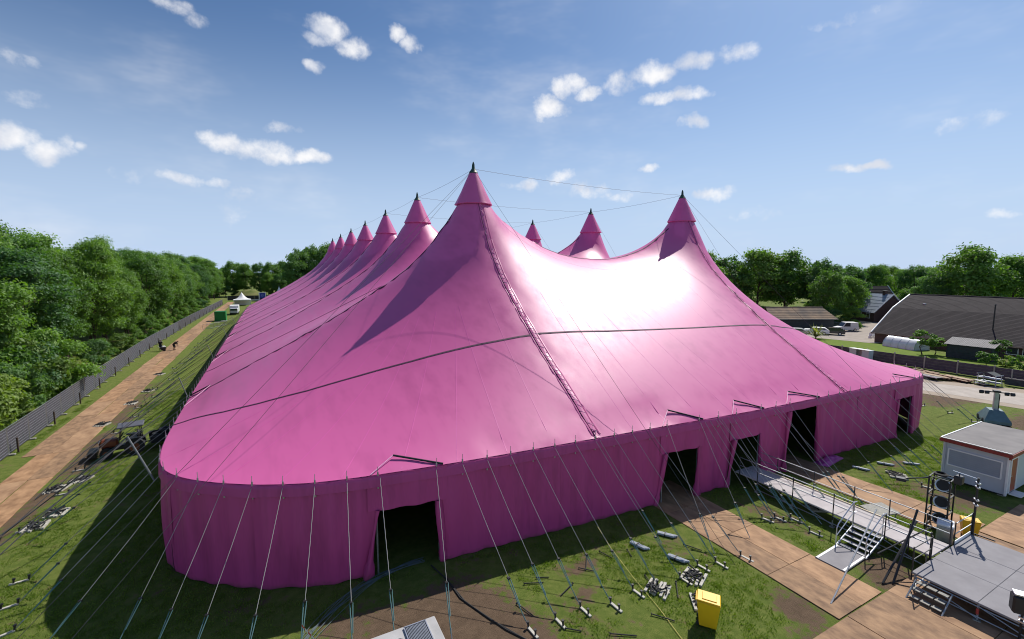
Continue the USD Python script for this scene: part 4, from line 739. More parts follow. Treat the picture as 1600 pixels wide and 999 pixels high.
solo('leaning_pole', MB().tube((18.74, 8.85, .03), (24.55, 10.02, 1.87), .032, 8), m_steel, 'long grey steel pole leaning from the trackway onto the steps', 'pole')
for i, (a_, b_) in enumerate([((21.9, 8.5, .04), (25.2, 8.75, 1.78)), ((22.3, 8.3, .04), (24.75, 8.6, 2.5)), ((22.5, 9.0, .9), (25.2, 8.2, 1.8))]):
    solo('black_pole', MB().tube(a_, b_, .045 if i < 2 else .03, 8), m_dark, ['thick black pole leaning on the catwalk railing by the stage corner', 'black pole standing slanted beside the stage corner rail', 'thin black pole lying across the catwalk railing'][i], 'pole')
tp = thing('lamp_post', 'tall black post with clamps and a lamp arm at the back of the stage', 'lamp post', (28.4, 7.8, DZ)); part(tp, 'pole', MB().tube((0, 0, -.4), (0, 0, 2.75), .045, 8), m_dark)
for z in (1.45, 1.7, 2.3, 2.5): part(tp, 'clamp', MB().box((0, 0, z), (.26, .12, .07), rz=.7, ch=.01), m_alu)
part(tp, 'arm', MB().tube((0, 0, 2.68), (-.15, .85, 2.78), .03, 6), m_alu); lm = part(tp, 'lamp_head', MB().box((-.12, .62, 2.42), (.34, .3, .4), ch=.04).tube((-.12, .62, 2.6), (-.12, .62, 2.76), .02, 5), m_black)
part(tp, 'brace', MB().path([(0, 0, .05), (.05, -.75, .06)], .03, 6), m_dark)
rk = thing('light_rack', 'tall black steel rack holding round spotlights behind the catwalk', 'light rack', (29.35, 9.35, 0), .1)
for x in (-.42, .42):
    for y in (-.4, .4): part(rk, 'upright', MB().box((x, y, 1.36), (.06, .06, 2.72)), m_dark)
for z in (.1, .95, 1.8, 2.7):
    for y in (-.4, .4): part(rk, 'cross_bar', MB().box((0, y, z), (.9, .05, .05)), m_dark)
    for x in (-.42, .42): part(rk, 'cross_bar', MB().box((x, 0, z), (.05, .8, .05)), m_dark)
for i, z in enumerate((2.3, 1.42, .55)):
    d_ = V(-.85, -.35, .25); d_ /= np.linalg.norm(d_); c_0 = V(-.02, 0, z)
    hd = part(rk, 'spotlight', MB().tube(c_0 - d_ * .28, c_0 + d_ * .26, .2, 14, .3), m_black); part(hd, 'rim', MB().tube(c_0 + d_ * .25, c_0 + d_ * .285, .315, 16), m_silver); part(hd, 'lens', MB().tube(c_0 + d_ * .28, c_0 + d_ * .295, .26, 16), m_rubber)
    part(rk, 'yoke', MB().path([c_0 + V(0, -.36, -.3), c_0 + V(0, -.36, .12), c_0 + V(0, .36, .12), c_0 + V(0, .36, -.3)], .025, 5), m_dark)
part(rk, 'cable_coil', MB().lathe([(.18, .02), (.26, .02), (.28, .1), (.2, .14), (.17, .1)], (.1, .1, 2.72), 14), m_rubber)
part(rk, 'side_arm', MB().tube((-.4, .4, 2.62), (-.75, 1.3, 2.3), .035, 6).box((-.8, 1.4, 2.25), (.3, .4, .16), rz=.4), m_dark)
sc_ = thing('flight_case', 'silver flight case beside the light rack', 'case', (28.2, 8.7, 0), .3); part(sc_, 'body', MB().box((0, 0, .45), (.8, .6, .8), ch=.03), m_silver); part(sc_, 'lid', MB().box((0, 0, .9), (.82, .62, .1), ch=.03), m_white)
for x in (-.3, .3): part(sc_, 'wheel', MB().tube((x, -.2, .05), (x, .2, .05), .05, 8), m_rubber)
sl_ = thing('stage_light', 'black boxy stage light on a pole at the right edge', 'stage light', (22.62, 4.85, 0)); part(sl_, 'pole', MB().tube((0, -.1, .05), (0, -.1, 1.5), .04, 8), m_dark); part(sl_, 'housing', MB().box((0, 0, 1.42), (.42, .42, .66), rz=.5, ch=.06), m_black); part(sl_, 'top_plate', MB().box((0, 0, 1.78), (.36, .36, .05), rz=.5, ch=.01), m_alu)
for z in (.95, .8): part(sl_, 'clamp', MB().box((0, -.1, z), (.14, .16, .07), ch=.01), m_alu)
# wheelie bins
def bin_(name, label, loc, rz, k=1.):
    t = thing(name, label, 'bin', loc, rz); t.GetAttribute('xformOp:scale').Set(Gf.Vec3f(k, k, k)); q = [(-.29, -.36), (.29, -.36), (.29, .36), (-.29, .36)]; lo = [(a * .80, b * .72) for a, b in q]
    v = np.array([(*p, .06) for p in lo] + [(*p, .98) for p in q]); body = trimesh.convex.convex_hull(np.vstack([v * V(1, 1, 1) + V(dx, dy, 0) * .03 for dx in (-1, 1) for dy in (-1, 1)])); part(t, 'body', MB().add(body), m_yellow)
    part(t, 'rim', MB().box((0, 0, .985), (.66, .80, .05), ch=.02), m_yellow); ld = part(t, 'lid', MB().box((0, .01, 1.035), (.64, .80, .05), ch=.022, rx=.035).box((0, -.02, 1.072), (.42, .5, .03), ch=.012, rx=.035), m_yellow)
    part(ld, 'handle', MB().tube((-.25, .43, 1.0), (.25, .43, 1.0), .025, 7), m_yellow)
    for x in (-.2, .2): part(t, 'wheel', MB().tube((x - .03, .30, .1), (x + .03, .30, .1), .1, 14), m_rubber)
    for z in (.35, .6): part(t, 'front_rib', MB().box((0, -.335 - .045 * z + .03, z), (.42, .015, .03), rx=.09), m_yellow)
    return t
bin_('wheelie_bin', 'bright yellow wheelie bin standing alone on the grass', (13.65, 10.42, 0), math.radians(38)); bin_('wheelie_bin', 'yellow wheelie bin behind the stage railing', (29.75, 8.3, 0), math.radians(-150), .84)
# ------------------------------------------------------------------ white cabin and light tower
cb = thing('site_cabin', 'white flat roofed cabin with red roof edge and shuttered window', 'cabin', (36.8, 8.95, 0))
part(cb, 'wall', MB().box((2.95, 1.42, 1.28), (5.9, 2.84, 2.3)), m_offwhite, 'front and side walls'); part(cb, 'skirt', MB().box((2.95, 1.42, .09), (5.7, 2.7, .12)), m_black)
part(cb, 'roof', MB().box((2.93, 1.42, 2.62), (6.3, 3.14, .06)), m_roofgrey)
for c_0, d_ in (((-.23, 1.42, 2.53), (.05, 3.22, .2)), ((6.1, 1.42, 2.53), (.05, 3.22, .2)), ((2.93, -.17, 2.53), (6.28, .05, .2)), ((2.93, 3.01, 2.53), (6.28, .05, .2))): part(cb, 'roof_edge', MB().box(c_0, d_), m_red)
part(cb, 'roof_upstand', MB().box((-.2, 1.42, 2.665), (.06, 3.1, .04)), m_alu); part(cb, 'roof_upstand', MB().box((2.93, 2.98, 2.665), (6.2, .06, .04)), m_alu)
w = part(cb, 'window', MB().box((-.012, 1.43, 1.52), (.05, 2.34, 1.02)), m_offwhite)
for c_0, d_ in (((-.045, 1.43, 2.02), (.05, 2.4, .07)), ((-.045, 1.43, 1.02), (.07, 2.4, .06)), ((-.045, .25, 1.52), (.05, .07, .94)), ((-.045, 2.61, 1.52), (.05, .07, .94))): part(w, 'frame', MB().box(c_0, d_), m_white)
for k in range(8): part(w, 'shutter_slat', MB().box((-.042, 1.43, 1.10 + .118 * k), (.012, 2.28, .112)), mat('grey_shutter', (.30, .33, .38), .6, var=.05))
for y in (.01, 2.83): part(cb, 'corner_post', MB().box((-.01, y, 1.28), (.1, .1, 2.36)), m_white)
part(cb, 'downpipe', MB().tube((-.07, 2.78, .1), (-.07, 2.78, 2.45), .04, 7), m_offwhite); part(cb, 'corner_bracket', MB().box((-.06, -.06, 2.36), (.1, .1, .18)), m_red)
dr = part(cb, 'door', MB().box((.78, -.012, 1.22), (.86, .04, 1.95)), m_redwood)
for c_0, d_ in (((.30, -.03, 1.24), (.08, .06, 2.06)), ((1.26, -.03, 1.24), (.08, .06, 2.06)), ((.78, -.03, 2.23), (.88, .06, .07))): part(dr, 'frame', MB().box(c_0, d_), m_white)
part(dr, 'handle', MB().box((.48, -.05, 1.2), (.14, .04, .03)), m_alu); part(cb, 'door_step', MB().box((.78, -.3, .16), (.9, .5, .06)), m_white)
for x in (.2, 5.6):
    for y in (.2, 2.6): part(cb, 'block', MB().box((x, y, .02), (.3, .3, .06)), m_plate)
lt = thing('light_tower', 'mobile light tower with grey mast and lamp arms on a teal base', 'light tower', (54.6, 14.5, 0), .5); lt.GetAttribute('xformOp:scale').Set(Gf.Vec3f(.86, .86, 1.0))
part(lt, 'base', MB().add(trimesh.convex.convex_hull(np.array([(a * 1.35, b * .95, .12) for a in (-1, 1) for b in (-1, 1)] + [(a * 1.35, b * .95, .35) for a in (-1, 1) for b in (-1, 1)] + [(a * .6, b * .5, 1.15) for a in (-1, 1) for b in (-1, 1)]))), mat('teal_grey_paint', (.10, .17, .19), .5)); part(lt, 'mast', MB().box((0, 0, 1.9), (.34, .34, 1.6), ch=.03), m_silver); part(lt, 'mast_section', MB().box((.0, -.2, 1.8), (.2, .12, 1.4)), m_black)
part(lt, 'mast_head', MB().box((0, 0, 2.72), (.6, .5, .16), ch=.02), m_black); part(lt, 'cross_arm', MB().box((0, 0, 2.64), (.08, 2.2, .08)), m_dark)
for y in (-1.1, -.7, .7, 1.1): part(lt, 'lamp', MB().box((-.12, y, 2.58), (.2, .32, .26), rz=.2, ry=.5, ch=.02), m_black)
for x in (-1.0, 1.0):
    for y in (-.9, .9): part(lt, 'wheel', MB().tube((x * .8, y, .22), (x * .8, y * 1.12, .22), .22, 12), m_rubber)
part(lt, 'tow_bar', MB().tube((1.2, 0, .3), (2.4, 0, .25), .05, 6), m_dark)
m_genroof = mat('grey_white_roof', (.34, .335, .33), .6, col2=(.44, .43, .425), scale=1.5, detail=8)
# white roofed unit at the bottom edge
gu = thing('generator_unit', 'white roofed generator unit with a ribbed roof grille at the bottom edge', 'generator', (.2, 11.2, 0)); 
part(gu, 'housing', MB().box((1.35, .2, 1.2), (4.6, 2.3, 2.3)), m_offwhite); part(gu, 'roof', MB().box((1.35, .2, 2.40), (4.72, 2.42, .1), ch=.03), m_genroof)
gr = part(gu, 'grille', MB().box((3.06, .62, 2.458), (.62, 1.3, .03)), m_black)
for k in range(15): part(gr, 'slat', MB().box((2.79 + k * .0385, .62, 2.485), (.017, 1.26, .04)), m_silver)
for y in (-.05, 1.29): part(gr, 'frame', MB().box((3.06, y, 2.485), (.66, .03, .05)), m_alu)
for x in (2.74, 3.38): part(gr, 'frame', MB().box((x, .62, 2.485), (.03, 1.37, .05)), m_alu)
part(gu, 'exhaust', MB().tube((2.5, .62, 2.44), (2.5, .62, 2.66), .09, 12).tube((2.5, .62, 2.64), (2.42, .52, 2.76), .09, 12), m_rubber); part(gu, 'side_vent', MB().box((3.655, .6, 1.7), (.02, 1.1, .8)), m_black)
# cables from the generator corner into the first doorway, barrier tape, yellow rope
for k in range(9):
    pts = []; o0 = rng.uniform(-.3, .3); 
    for t in np.linspace(0, 1, 22): x = .15 + 5.2 * t ** 1.05; pts.append(V(x + .1 * math.sin(6 * t + k), 16.0 + 2.9 * (1 - (1 - t) ** 2.2) + o0 * (1.3 - t) + .09 * math.sin(t * 9 + k * 1.4), .03 + .02 * (k % 3)))
    pts.insert(0, V(.0 + .16 * k - .5, 14.2 + .05 * k, .03))
    solo('power_cable', MB().path(pts, .013, 4), mat('teal_cable', (.09, .13, .14), .6), 'dark teal power cable running along the wall into the first doorway', 'cable', 'cables into the first doorway')
solo('black_cable', MB().path([(5.6, 18.4, .03), (5.9, 17.2, .03), (6.1, 15.6, .03), (6.5, 14.6, .03), (6.9, 13.6, .03), (7.6, 12.4, .03), (8.0, 11.5, .03)], .03, 5), m_rubber, 'thick black cable crossing the bare soil from the first doorway', 'cable')
solo('black_cable', MB().path([(5.9, 17.3, .03), (6.0, 15.9, .03), (6.6, 14.3, .03), (7.3, 12.9, .03)], .03, 5), m_rubber, 'thinner black cable beside the thick one on bare soil', 'cable')
tp_ = thing('barrier_tape', 'sagging red and white barrier tape beside the generator', 'tape', (.3, 16, 0)); pts = [V(0, 0, .95), V(.35, -.55, .72), V(.8, -1.1, .68), V(1.3, -1.7, .75), V(1.9, -2.3, .95)]; pts = [pts[0] + (pts[0] - pts[0])] + pts[1:]
dd = np.array([np.interp(np.linspace(0, 4, 17), range(5), [p[i] for p in pts]) for i in range(3)]).T
for k in range(16): part(tp_, 'tape_stripe', MB().raw(np.array([dd[k], dd[k + 1], dd[k + 1] + V(0, 0, .075), dd[k] + V(0, 0, .075)]), np.array([(0, 1, 2, 3)])), m_white if k % 2 else mat('red_tape', (.6, .05, .04), .5))
solo('yellow_rope', MB().path([(13.0, 16.1, 1.0), (13.02, 15.2, .5), (12.95, 13.6, .05), (12.6, 11.8, .04), (12.2, 10.3, .04), (11.7, 8.6, .04)], .011, 5), mat('yellow_rope_m', (.65, .55, .15), .7), 'pale yellow rope trailing from a guy rope across the grass', 'rope')
# strap packs and stacks of ground stakes
for i, (x, y, a_) in enumerate([(14.75, 15.15, 1.9), (16.6, 15.2, 2.2), (15.6, 13.6, 2.0), (36.0, 14.4, 2.1), (37.6, 13.6, 2.3), (33.7, 14.8, 1.9)]):
    t = thing('strap_pack', ['grey blue folded strap pack on the grass, nearest the laced seam', 'narrow grey strap pack on the grass left of the second doorway', 'bluish strap pack lying just above a stake pile', 'pale strap pack on the grass left of the cabin', 'blue grey strap pack closest to the cabin corner', 'small pale strap pack on the grass under the right wall'][i], 'strap pack', (x, y, 0), a_)
    for k in range(3): part(t, 'fold', MB().box((.03 * k, -.09 + .09 * k, .06 + .015 * k), (.95 - .08 * k, .085, .1), ch=.02), mat('blue_grey_webbing', (.33, .37, .44), .6))
    part(t, 'tie', MB().box((.1, 0, .085), (.05, .32, .13)), m_black)
PILES = [(13.35, 12.6, .5, 'stake pile on grass below the rope ends, left of yellow bin'), (15.3, 12.45, .4, 'stake pile on the grass, farthest right of the three near the bin'), (14.35, 11.2, .9, 'stake pile half hidden behind the yellow bin'), (-13.4, 49.2, 1.2, 'large stake pile beside the path, behind the tractor'), (-12.6, 61.1, 1.2, 'broad stake pile in the grass short of the two people'), (-10.9, 32.0, 1.5, 'stake pile nearest the tent shadow on the left grass'), (-11.3, 30.7, 1.5, 'stake pile nearest the bottom left corner'), (-12.0, 35.6, 1.4, 'small stake pile by the path, nearest the tractor'),
         (-11.2, 36.6, 1.2, 'stake pile in the grass just in front of the tractor'), (-13.2, 70.5, 1.2, 'stake pile beyond the broad one on the left grass'), (25.9, 13.3, 2.6, 'stake pile at the foot of the ropes under the catwalk'), (34.6, 13.2, 2.2, 'stake pile in the grass right of the fourth doorway'), (-12.9, 56, 1.3, 'scattered stake pile midway along the left grass')]
for (x, y, a_, lab) in PILES:
    t = thing('stake_pile', 'black and white ' + lab, 'stake pile', (x, y, 0), a_)
    for k in range(5): part(t, 'anchor_bar', MB().box((rng.normal(0, .05), -.38 + .19 * k, .05), (.92, .11, .09), rz=rng.normal(0, .06)), m_paleplate)
    for k in range(13): part(t, 'stake', MB().tube((rng.uniform(-.45, .3), rng.uniform(-.45, .45), .13), (rng.uniform(-.3, .5), rng.uniform(-.45, .45), .19), .032, 6), m_rubber)
# ------------------------------------------------------------------ small tractor and dark trailer by the left wall
tr = thing('small_tractor', 'small tractor with black canopy and orange hood beside the tent', 'tractor', (-9.9, 40.7, 0), math.radians(8))
part(tr, 'chassis', MB().box((0, 0, .55), (2.2, .5, .3), ch=.05), m_dark); hd = part(tr, 'hood', MB().box((-.85, 0, .95), (1.0, .66, .55), ch=.12), m_orange); part(hd, 'grille', MB().box((-1.36, 0, .9), (.03, .5, .36)), m_black)
for y in (-.2, .2): part(hd, 'headlight', MB().tube((-1.36, y, 1.08), (-1.39, y, 1.08), .07, 10), m_alu)
for y in (-.62, .62):
    wl = part(tr, 'wheel', MB().tube((.55, y - .15, .58), (.55, y + .15, .58), .58, 20), m_rubber); part(wl, 'rim', MB().tube((.55, y * 1.06 - .13, .58), (.55, y * 1.06 + .13, .58), .3, 14), m_orange)
    wl = part(tr, 'wheel', MB().tube((-1.0, y * .9 - .11, .36), (-1.0, y * .9 + .11, .36), .36, 18), m_rubber); part(wl, 'rim', MB().tube((-1.0, y * .96 - .1, .36), (-1.0, y * .96 + .1, .36), .19, 12), m_orange)
    part(tr, 'fender', MB().box((.5, y, 1.2), (.95, .34, .06), ch=.02), m_dark); part(tr, 'canopy_post', MB().tube((.95, y * .75, .8), (.9, y * .75, 2.0), .03, 6), m_dark); part(tr, 'canopy_post', MB().tube((-.3, y * .75, .9), (-.15, y * .75, 2.0), .03, 6), m_dark)
part(tr, 'canopy', MB().box((.38, 0, 2.05), (1.5, 1.35, .1), ch=.04), mat('grey_canopy', (.10, .10, .12), .5)); part(tr, 'seat', MB().box((.5, 0, 1.05), (.5, .5, .14), ch=.05).box((.75, 0, 1.35), (.12, .48, .5), ch=.05), m_black); part(tr, 'steering_wheel', MB().tube((-.12, 0, 1.38), (-.17, 0, 1.41), .2, 14).tube((-.45, 0, 1.1), (-.15, 0, 1.4), .025, 6), m_black); part(tr, 'front_loader', MB().box((-1.75, 0, .4), (.5, 1.3, .42), ch=.05), m_dark)
tl = thing('loaded_trailer', 'dark trailer heaped with black cable coils in the tent shade', 'trailer', (-7.5, 41.6, 0), math.radians(15))
part(tl, 'bed', MB().box((0, 0, .55), (2.3, 1.6, .12), ch=.02), m_dark)
for y in (-.8, .8): part(tl, 'side_board', MB().box((0, y, .8), (2.3, .05, .4)), m_dark); part(tl, 'wheel', MB().tube((0, y * 1.02, .3), (0, y * 1.22, .3), .3, 16), m_rubber)
for k, (x, y, z) in enumerate([(-.6, .2, .7), (.1, -.2, .7), (.7, .25, .72), (-.2, .15, .98), (.45, -.05, 1.0)]): part(tl, 'cable_coil', MB().lathe([(.2, 0), (.42, .02), (.46, .12), (.4, .24), (.2, .25), (.17, .12), (.2, 0)], (x, y, z), 16), m_rubber)
part(tl, 'tow_bar', MB().tube((-1.1, 0, .5), (-1.7, 0, .5), .05, 6), m_dark)
# ------------------------------------------------------------------ the far end of the path
gc = thing('waste_container', 'bright green container beside the far part of the path', 'container', (-12.5, 139.6, 0)); part(gc, 'body', MB().box((0, 1.0, 1.25), (2.5, 3.0, 2.4)), m_green); part(gc, 'door', MB().box((0, -.52, 1.25), (1.1, .04, 2.2)), m_green)
for x in (-1.2, -.6, .6, 1.2): part(gc, 'rib', MB().box((x, -.53, 1.25), (.1, .08, 2.4)), m_green)
part(gc, 'top_rail', MB().box((0, -.52, 2.48), (2.6, .1, .1)), m_green)
def barrier(k):
    t = thing('crowd_barrier', f'grey crowd barrier standing by the green container, {nth(k + 1)} of the cluster', 'barrier', (-13.3 + .55 * k, 121 + 1.4 * k + (k % 2), 0), math.radians(20 + 8 * (k % 3)))
    part(t, 'frame', MB().path([(-1.1, 0, .15), (-1.1, 0, 1.1), (1.1, 0, 1.1), (1.1, 0, .15), (-1.1, 0, .15)], .025, 6), m_steel)
    for x in np.linspace(-.95, .95, 11): part(t, 'bar', MB().tube((x, 0, .15), (x, 0, 1.1), .011, 4), m_steel)
    for x in (-.85, .85): part(t, 'foot', MB().box((x, 0, .04), (.06, .6, .05)), m_steel)
for k in range(7): barrier(k)
def pagoda(label, x, y, w, he, hp):
    t = thing('pagoda_tent', label, 'tent', (x, y, 0)); g_, k = MB(), 9; r_ = np.linspace(0, 1, k); prof = he + (hp - he) * (1 - r_) ** 2.1
    v = [(0, 0, hp)]; f = []
    for i in range(1, k):
        for a_, b_ in ((-1, -1), (0, -1), (1, -1), (1, 0), (1, 1), (0, 1), (-1, 1), (-1, 0)): v.append((a_ * w / 2 * r_[i], b_ * w / 2 * r_[i], prof[i]))
    for j in range(8): f.append((0, 1 + j, 1 + (j + 1) % 8))
    for i in range(k - 2):
        for j in range(8): a_, b_ = 1 + i * 8 + j, 1 + i * 8 + (j + 1) % 8; f += [(a_, a_ + 8, b_ + 8), (a_, b_ + 8, b_)]
    part(t, 'roof', g_.raw(v, f), m_water, smooth=60)
    for c_0, d_ in (((0, -w / 2, he - .14), (w, .03, .3)), ((-w / 2, 0, he - .14), (.03, w, .3)), ((w / 2, 0, he - .14), (.03, w, .3))): part(t, 'valance', MB().box(c_0, d_), m_water)
    for a_ in (-1, 1):
        for b_ in (-1, 1): part(t, 'pole', MB().tube((a_ * w / 2 * .98, b_ * w / 2 * .98, 0), (a_ * w / 2 * .98, b_ * w / 2 * .98, he), .05, 6), m_alu)
    part(t, 'back_wall', MB().box((0, w / 2 - .05, he / 2), (w, .03, he)), m_water); part(t, 'tip', MB().lathe([(.06, hp - .1), (.06, hp + .2), (0, hp + .25)], (0, 0, 0), 8), m_alu)
pagoda('white pointed pagoda tent at the far end of the path', -10.6, 200, 5.5, 2.3, 5.0); pagoda('small white pagoda tip showing behind the far left eave of the tent', 2.4, 228, 5, 2.6, 6.2)
wt = thing('white_truck', 'white box truck parked between pagoda and green container', 'truck', (-10.6, 158, 0)); part(wt, 'box_body', MB().box((0, 2.6, 1.75), (2.3, 4.2, 1.9), ch=.03), m_white); cbn = part(wt, 'cab', MB().box((0, -.4, 1.2), (2.1, 1.7, 1.6), ch=.18), m_offwhite)
part(cbn, 'windscreen', MB().box((0, -1.245, 1.6), (1.7, .03, .6)), m_glass); part(wt, 'bumper', MB().box((0, -1.27, .5), (2.1, .1, .3), ch=.03), m_black)
for x in (-1, 1):
    for y in (0, 3.6): part(wt, 'wheel', MB().tube((x * .85, y, .4), (x * 1.08, y, .4), .4, 14), m_rubber)
bn = thing('blue_banner', 'blue banner with a pale ring in a white frame by the far fence', 'banner', (-4.2, 224, 0)); part(bn, 'panel', MB().box((0, 0, 2.45), (2.3, .06, 2.3)), m_blue)
for x in (-1.25, 1.25): part(bn, 'frame_post', MB().box((x, 0, 1.9), (.28, .12, 3.8)), m_white)
part(bn, 'frame_bar', MB().box((0, 0, 3.68), (2.3, .1, .2)), m_white); tt_ = np.linspace(0, 2 * np.pi, 19); part(bn, 'ring_emblem', MB().path([(.35 * math.cos(a), -.045, 2.5 + .35 * math.sin(a)) for a in tt_], .06, 4), mat('pale_blue', (.35, .45, .75), .6)); part(bn, 'counter', MB().box((-2.9, 0, .6), (3.2, .8, .25)), m_white)
for x in (-4.3, -1.6): part(bn, 'counter_leg', MB().box((x, 0, .24), (.12, .6, .48)), m_white)
ff = thing('dark_screen_fence', 'low dark screen fence across the far end of the grounds', 'fence', (-8, 236, 0))
for k in range(9): part(ff, 'panel', MB().box((-10 + 3.5 * k + 1.7, 0, 1.0), (3.4, .05, 1.9)), m_black); part(ff, 'post', MB().box((-10 + 3.5 * k, 0, 1.0), (.1, .1, 2.05)), m_alu if k == 0 else m_dark)
# ------------------------------------------------------------------ two people on the path
def hull(p, q, r0, r1):
    a, b = manifold3d.Manifold.sphere(r0, 12).translate(list(map(float, p))), manifold3d.Manifold.sphere(r1, 12).translate(list(map(float, q))); return manifold3d.Manifold.batch_hull([a, b])
def chain(segs):
    m = None
    for p, q, r0, r1 in segs: h_ = hull(p, q, r0, r1); m = h_ if m is None else m + h_
    return m
def tri(m): k = m.to_mesh(); return np.array(k.vert_properties[:, :3]), np.array(k.tri_verts)
def smooth_body(m):
    v, f = tri(m.refine_to_length(.035)); t = trimesh.Trimesh(v, f, process=True); trimesh.smoothing.filter_taubin(t, iterations=8); return np.array(t.vertices), np.array(t.faces)
def fingers(w, d, n_):
    d = d / np.linalg.norm(d); s = np.cross(d, n_); s /= np.linalg.norm(s); out = [(w, w + d * .09, .03, .035)]; 
    for k, (o, l) in enumerate(((-.03, .065), (-.01, .078), (.01, .072), (.03, .055))): b = w + d * .09 + s * o; out += [(b, b + d * l * .5 + n_ * .008, .0095, .009), (b + d * l * .5 + n_ * .008, b + d * l + n_ * .03, .009, .0075)]
    b = w + d * .03 + s * .035; out += [(b, b + d * .04 + s * .03, .011, .01), (b + d * .04 + s * .03, b + d * .07 + s * .03 + n_ * .012, .01, .008)]; return out
def person(label, loc, rz, J, shorts):
    t = thing('person', label, 'person', loc, rz); j = {k: V(*v) for k, v in J.items()}; S = []
    S += [(j['hip'], j['chest'], .15, .17), (j['chest'], j['neck'], .15, .07), (j['neck'], j['head'], .055, .06), (j['head'], j['head'] + (j['head'] - j['neck']) * .25, .095, .1)]
    fa = V(*J['face']); S += [(j['head'] + fa * .05, j['head'] + fa * .095 - V(0, 0, .02), .06, .045), (j['head'] + fa * .09, j['head'] + fa * .125 - V(0, 0, .015), .018, .015)]
    for s in 'lr':
        S += [(j['chest'] + (j['sh' + s] - j['chest']) * .6 + V(0, 0, .02), j['sh' + s], .09, .075), (j['sh' + s], j['el' + s], .06, .045), (j['el' + s], j['wr' + s], .045, .03)] + fingers(j['wr' + s], j['wr' + s] - j['el' + s], fa)
        S += [(j['hip'], j['hp' + s], .13, .11), (j['hp' + s], j['kn' + s], .10, .065), (j['kn' + s], j['an' + s], .062, .042), (j['an' + s], j['an' + s] + fa * V(1, 1, 0) * .17 - V(0, 0, .04), .045, .035)]
    part(t, 'body', smooth_body(chain(S)), m_skin, smooth=True)
    part(t, 'shirt', smooth_body(chain([(j['hip'] + (j['chest'] - j['hip']) * .1, j['chest'], .165, .19), (j['chest'], j['neck'] - (j['neck'] - j['chest']) * .25, .165, .1)] + [x for s in 'lr' for x in ((j['chest'] + (j['sh' + s] - j['chest']) * .6, j['sh' + s], .105, .09), (j['sh' + s], j['sh' + s] + (j['el' + s] - j['sh' + s]) * .7, .078, .066))])), m_cloth, smooth=True)
    part(t, 'shorts' if shorts else 'trousers', smooth_body(chain([x for s in 'lr' for x in ((j['hip'], j['hp' + s], .155, .13), (j['hp' + s], j['kn' + s], .125, .09))] + ([] if shorts else [(j['kn' + s], j['an' + s] + V(0, 0, .05), .088, .065) for s in 'lr']))), m_short if not shorts else m_cloth, smooth=True)
    part(t, 'hair', smooth_body(chain([(j['head'] + (j['head'] - j['neck']) * .2 - fa * .03, j['head'] + (j['head'] - j['neck']) * .3, .1, .09)])), m_hair, smooth=True)
    for s in 'lr': part(t, 'shoe', MB().box(j['an' + s] + fa * V(1, 1, 0) * .07 - V(0, 0, .045), (.28, .1, .1), rz=math.atan2(fa[1], fa[0]), ch=.04), m_black)
    for s in (-1, 1): sd_ = np.cross(fa, V(0, 0, 1)); part(t, 'eye', MB().add(trimesh.creation.icosphere(1, .013), trimesh.transformations.translation_matrix(j['head'] + fa * .1 + sd_ * .033 * s + V(0, 0, .02))), m_black); part(t, 'ear', MB().add(trimesh.creation.icosphere(1, .03), trimesh.transformations.translation_matrix(j['head'] + sd_ * .1 * s)), m_skin)
    return t
# local frame: facing +x; bent forward, reaching to the ground
person('person in black with bare calves bending down over the grass edge of the path', (-14.85, 91.4, .03), math.radians(-12), dict(hip=(-.12, 0, .95), chest=(.22, 0, 1.22), neck=(.42, 0, 1.36), head=(.55, 0, 1.38), face=(.75, 0, -.6), shl=(.30, .19, 1.25), shr=(.30, -.19, 1.25), ell=(.42, .22, .96), elr=(.45, -.2, .97), wrl=(.50, .14, .68), wrr=(.55, -.13, .70),
       hpl=(-.1, .1, .9), hpr=(-.1, -.1, .9), knl=(.05, .12, .5), knr=(.0, -.14, .5), anl=(-.05, .13, .09), anr=(-.12, -.16, .09)), True)
person('person in dark clothing standing by the fence behind a hand cart', (-16.75, 91.8, .03), math.radians(80), dict(hip=(0, 0, .95), chest=(.02, 0, 1.28), neck=(.02, 0, 1.5), head=(.05, 0, 1.64), face=(1, 0, -.1), shl=(.02, .2, 1.42), shr=(.02, -.2, 1.42), ell=(.02, .27, 1.13), elr=(.02, -.27, 1.13), wrl=(.2, .24, .93), wrr=(.2, -.24, .93), hpl=(0, .1, .9), hpr=(0, -.1, .9), knl=(.05, .11, .5), knr=(.0, -.11, .5), anl=(.02, .12, .09), anr=(-.05, -.12, .09)), False)
ct = thing('hand_cart', 'small dark hand cart beside the standing person on the path', 'cart', (-16.3, 91.0, .03), .4); part(ct, 'tray', MB().box((0, 0, .5), (.8, .55, .3), ch=.04), m_dark); part(ct, 'handle', MB().path([(-.4, .2, .55), (-.7, .2, .95), (-.7, -.2, .95), (-.4, -.2, .55)], .018, 5), m_steel); part(ct, 'sack', MB().box((.1, 0, .74), (.5, .4, .22), ch=.09), m_white)
for y in (-.28, .28): part(ct, 'wheel', MB().tube((.1, y - .03, .2), (.1, y + .03, .2), .2, 14), m_rubber)
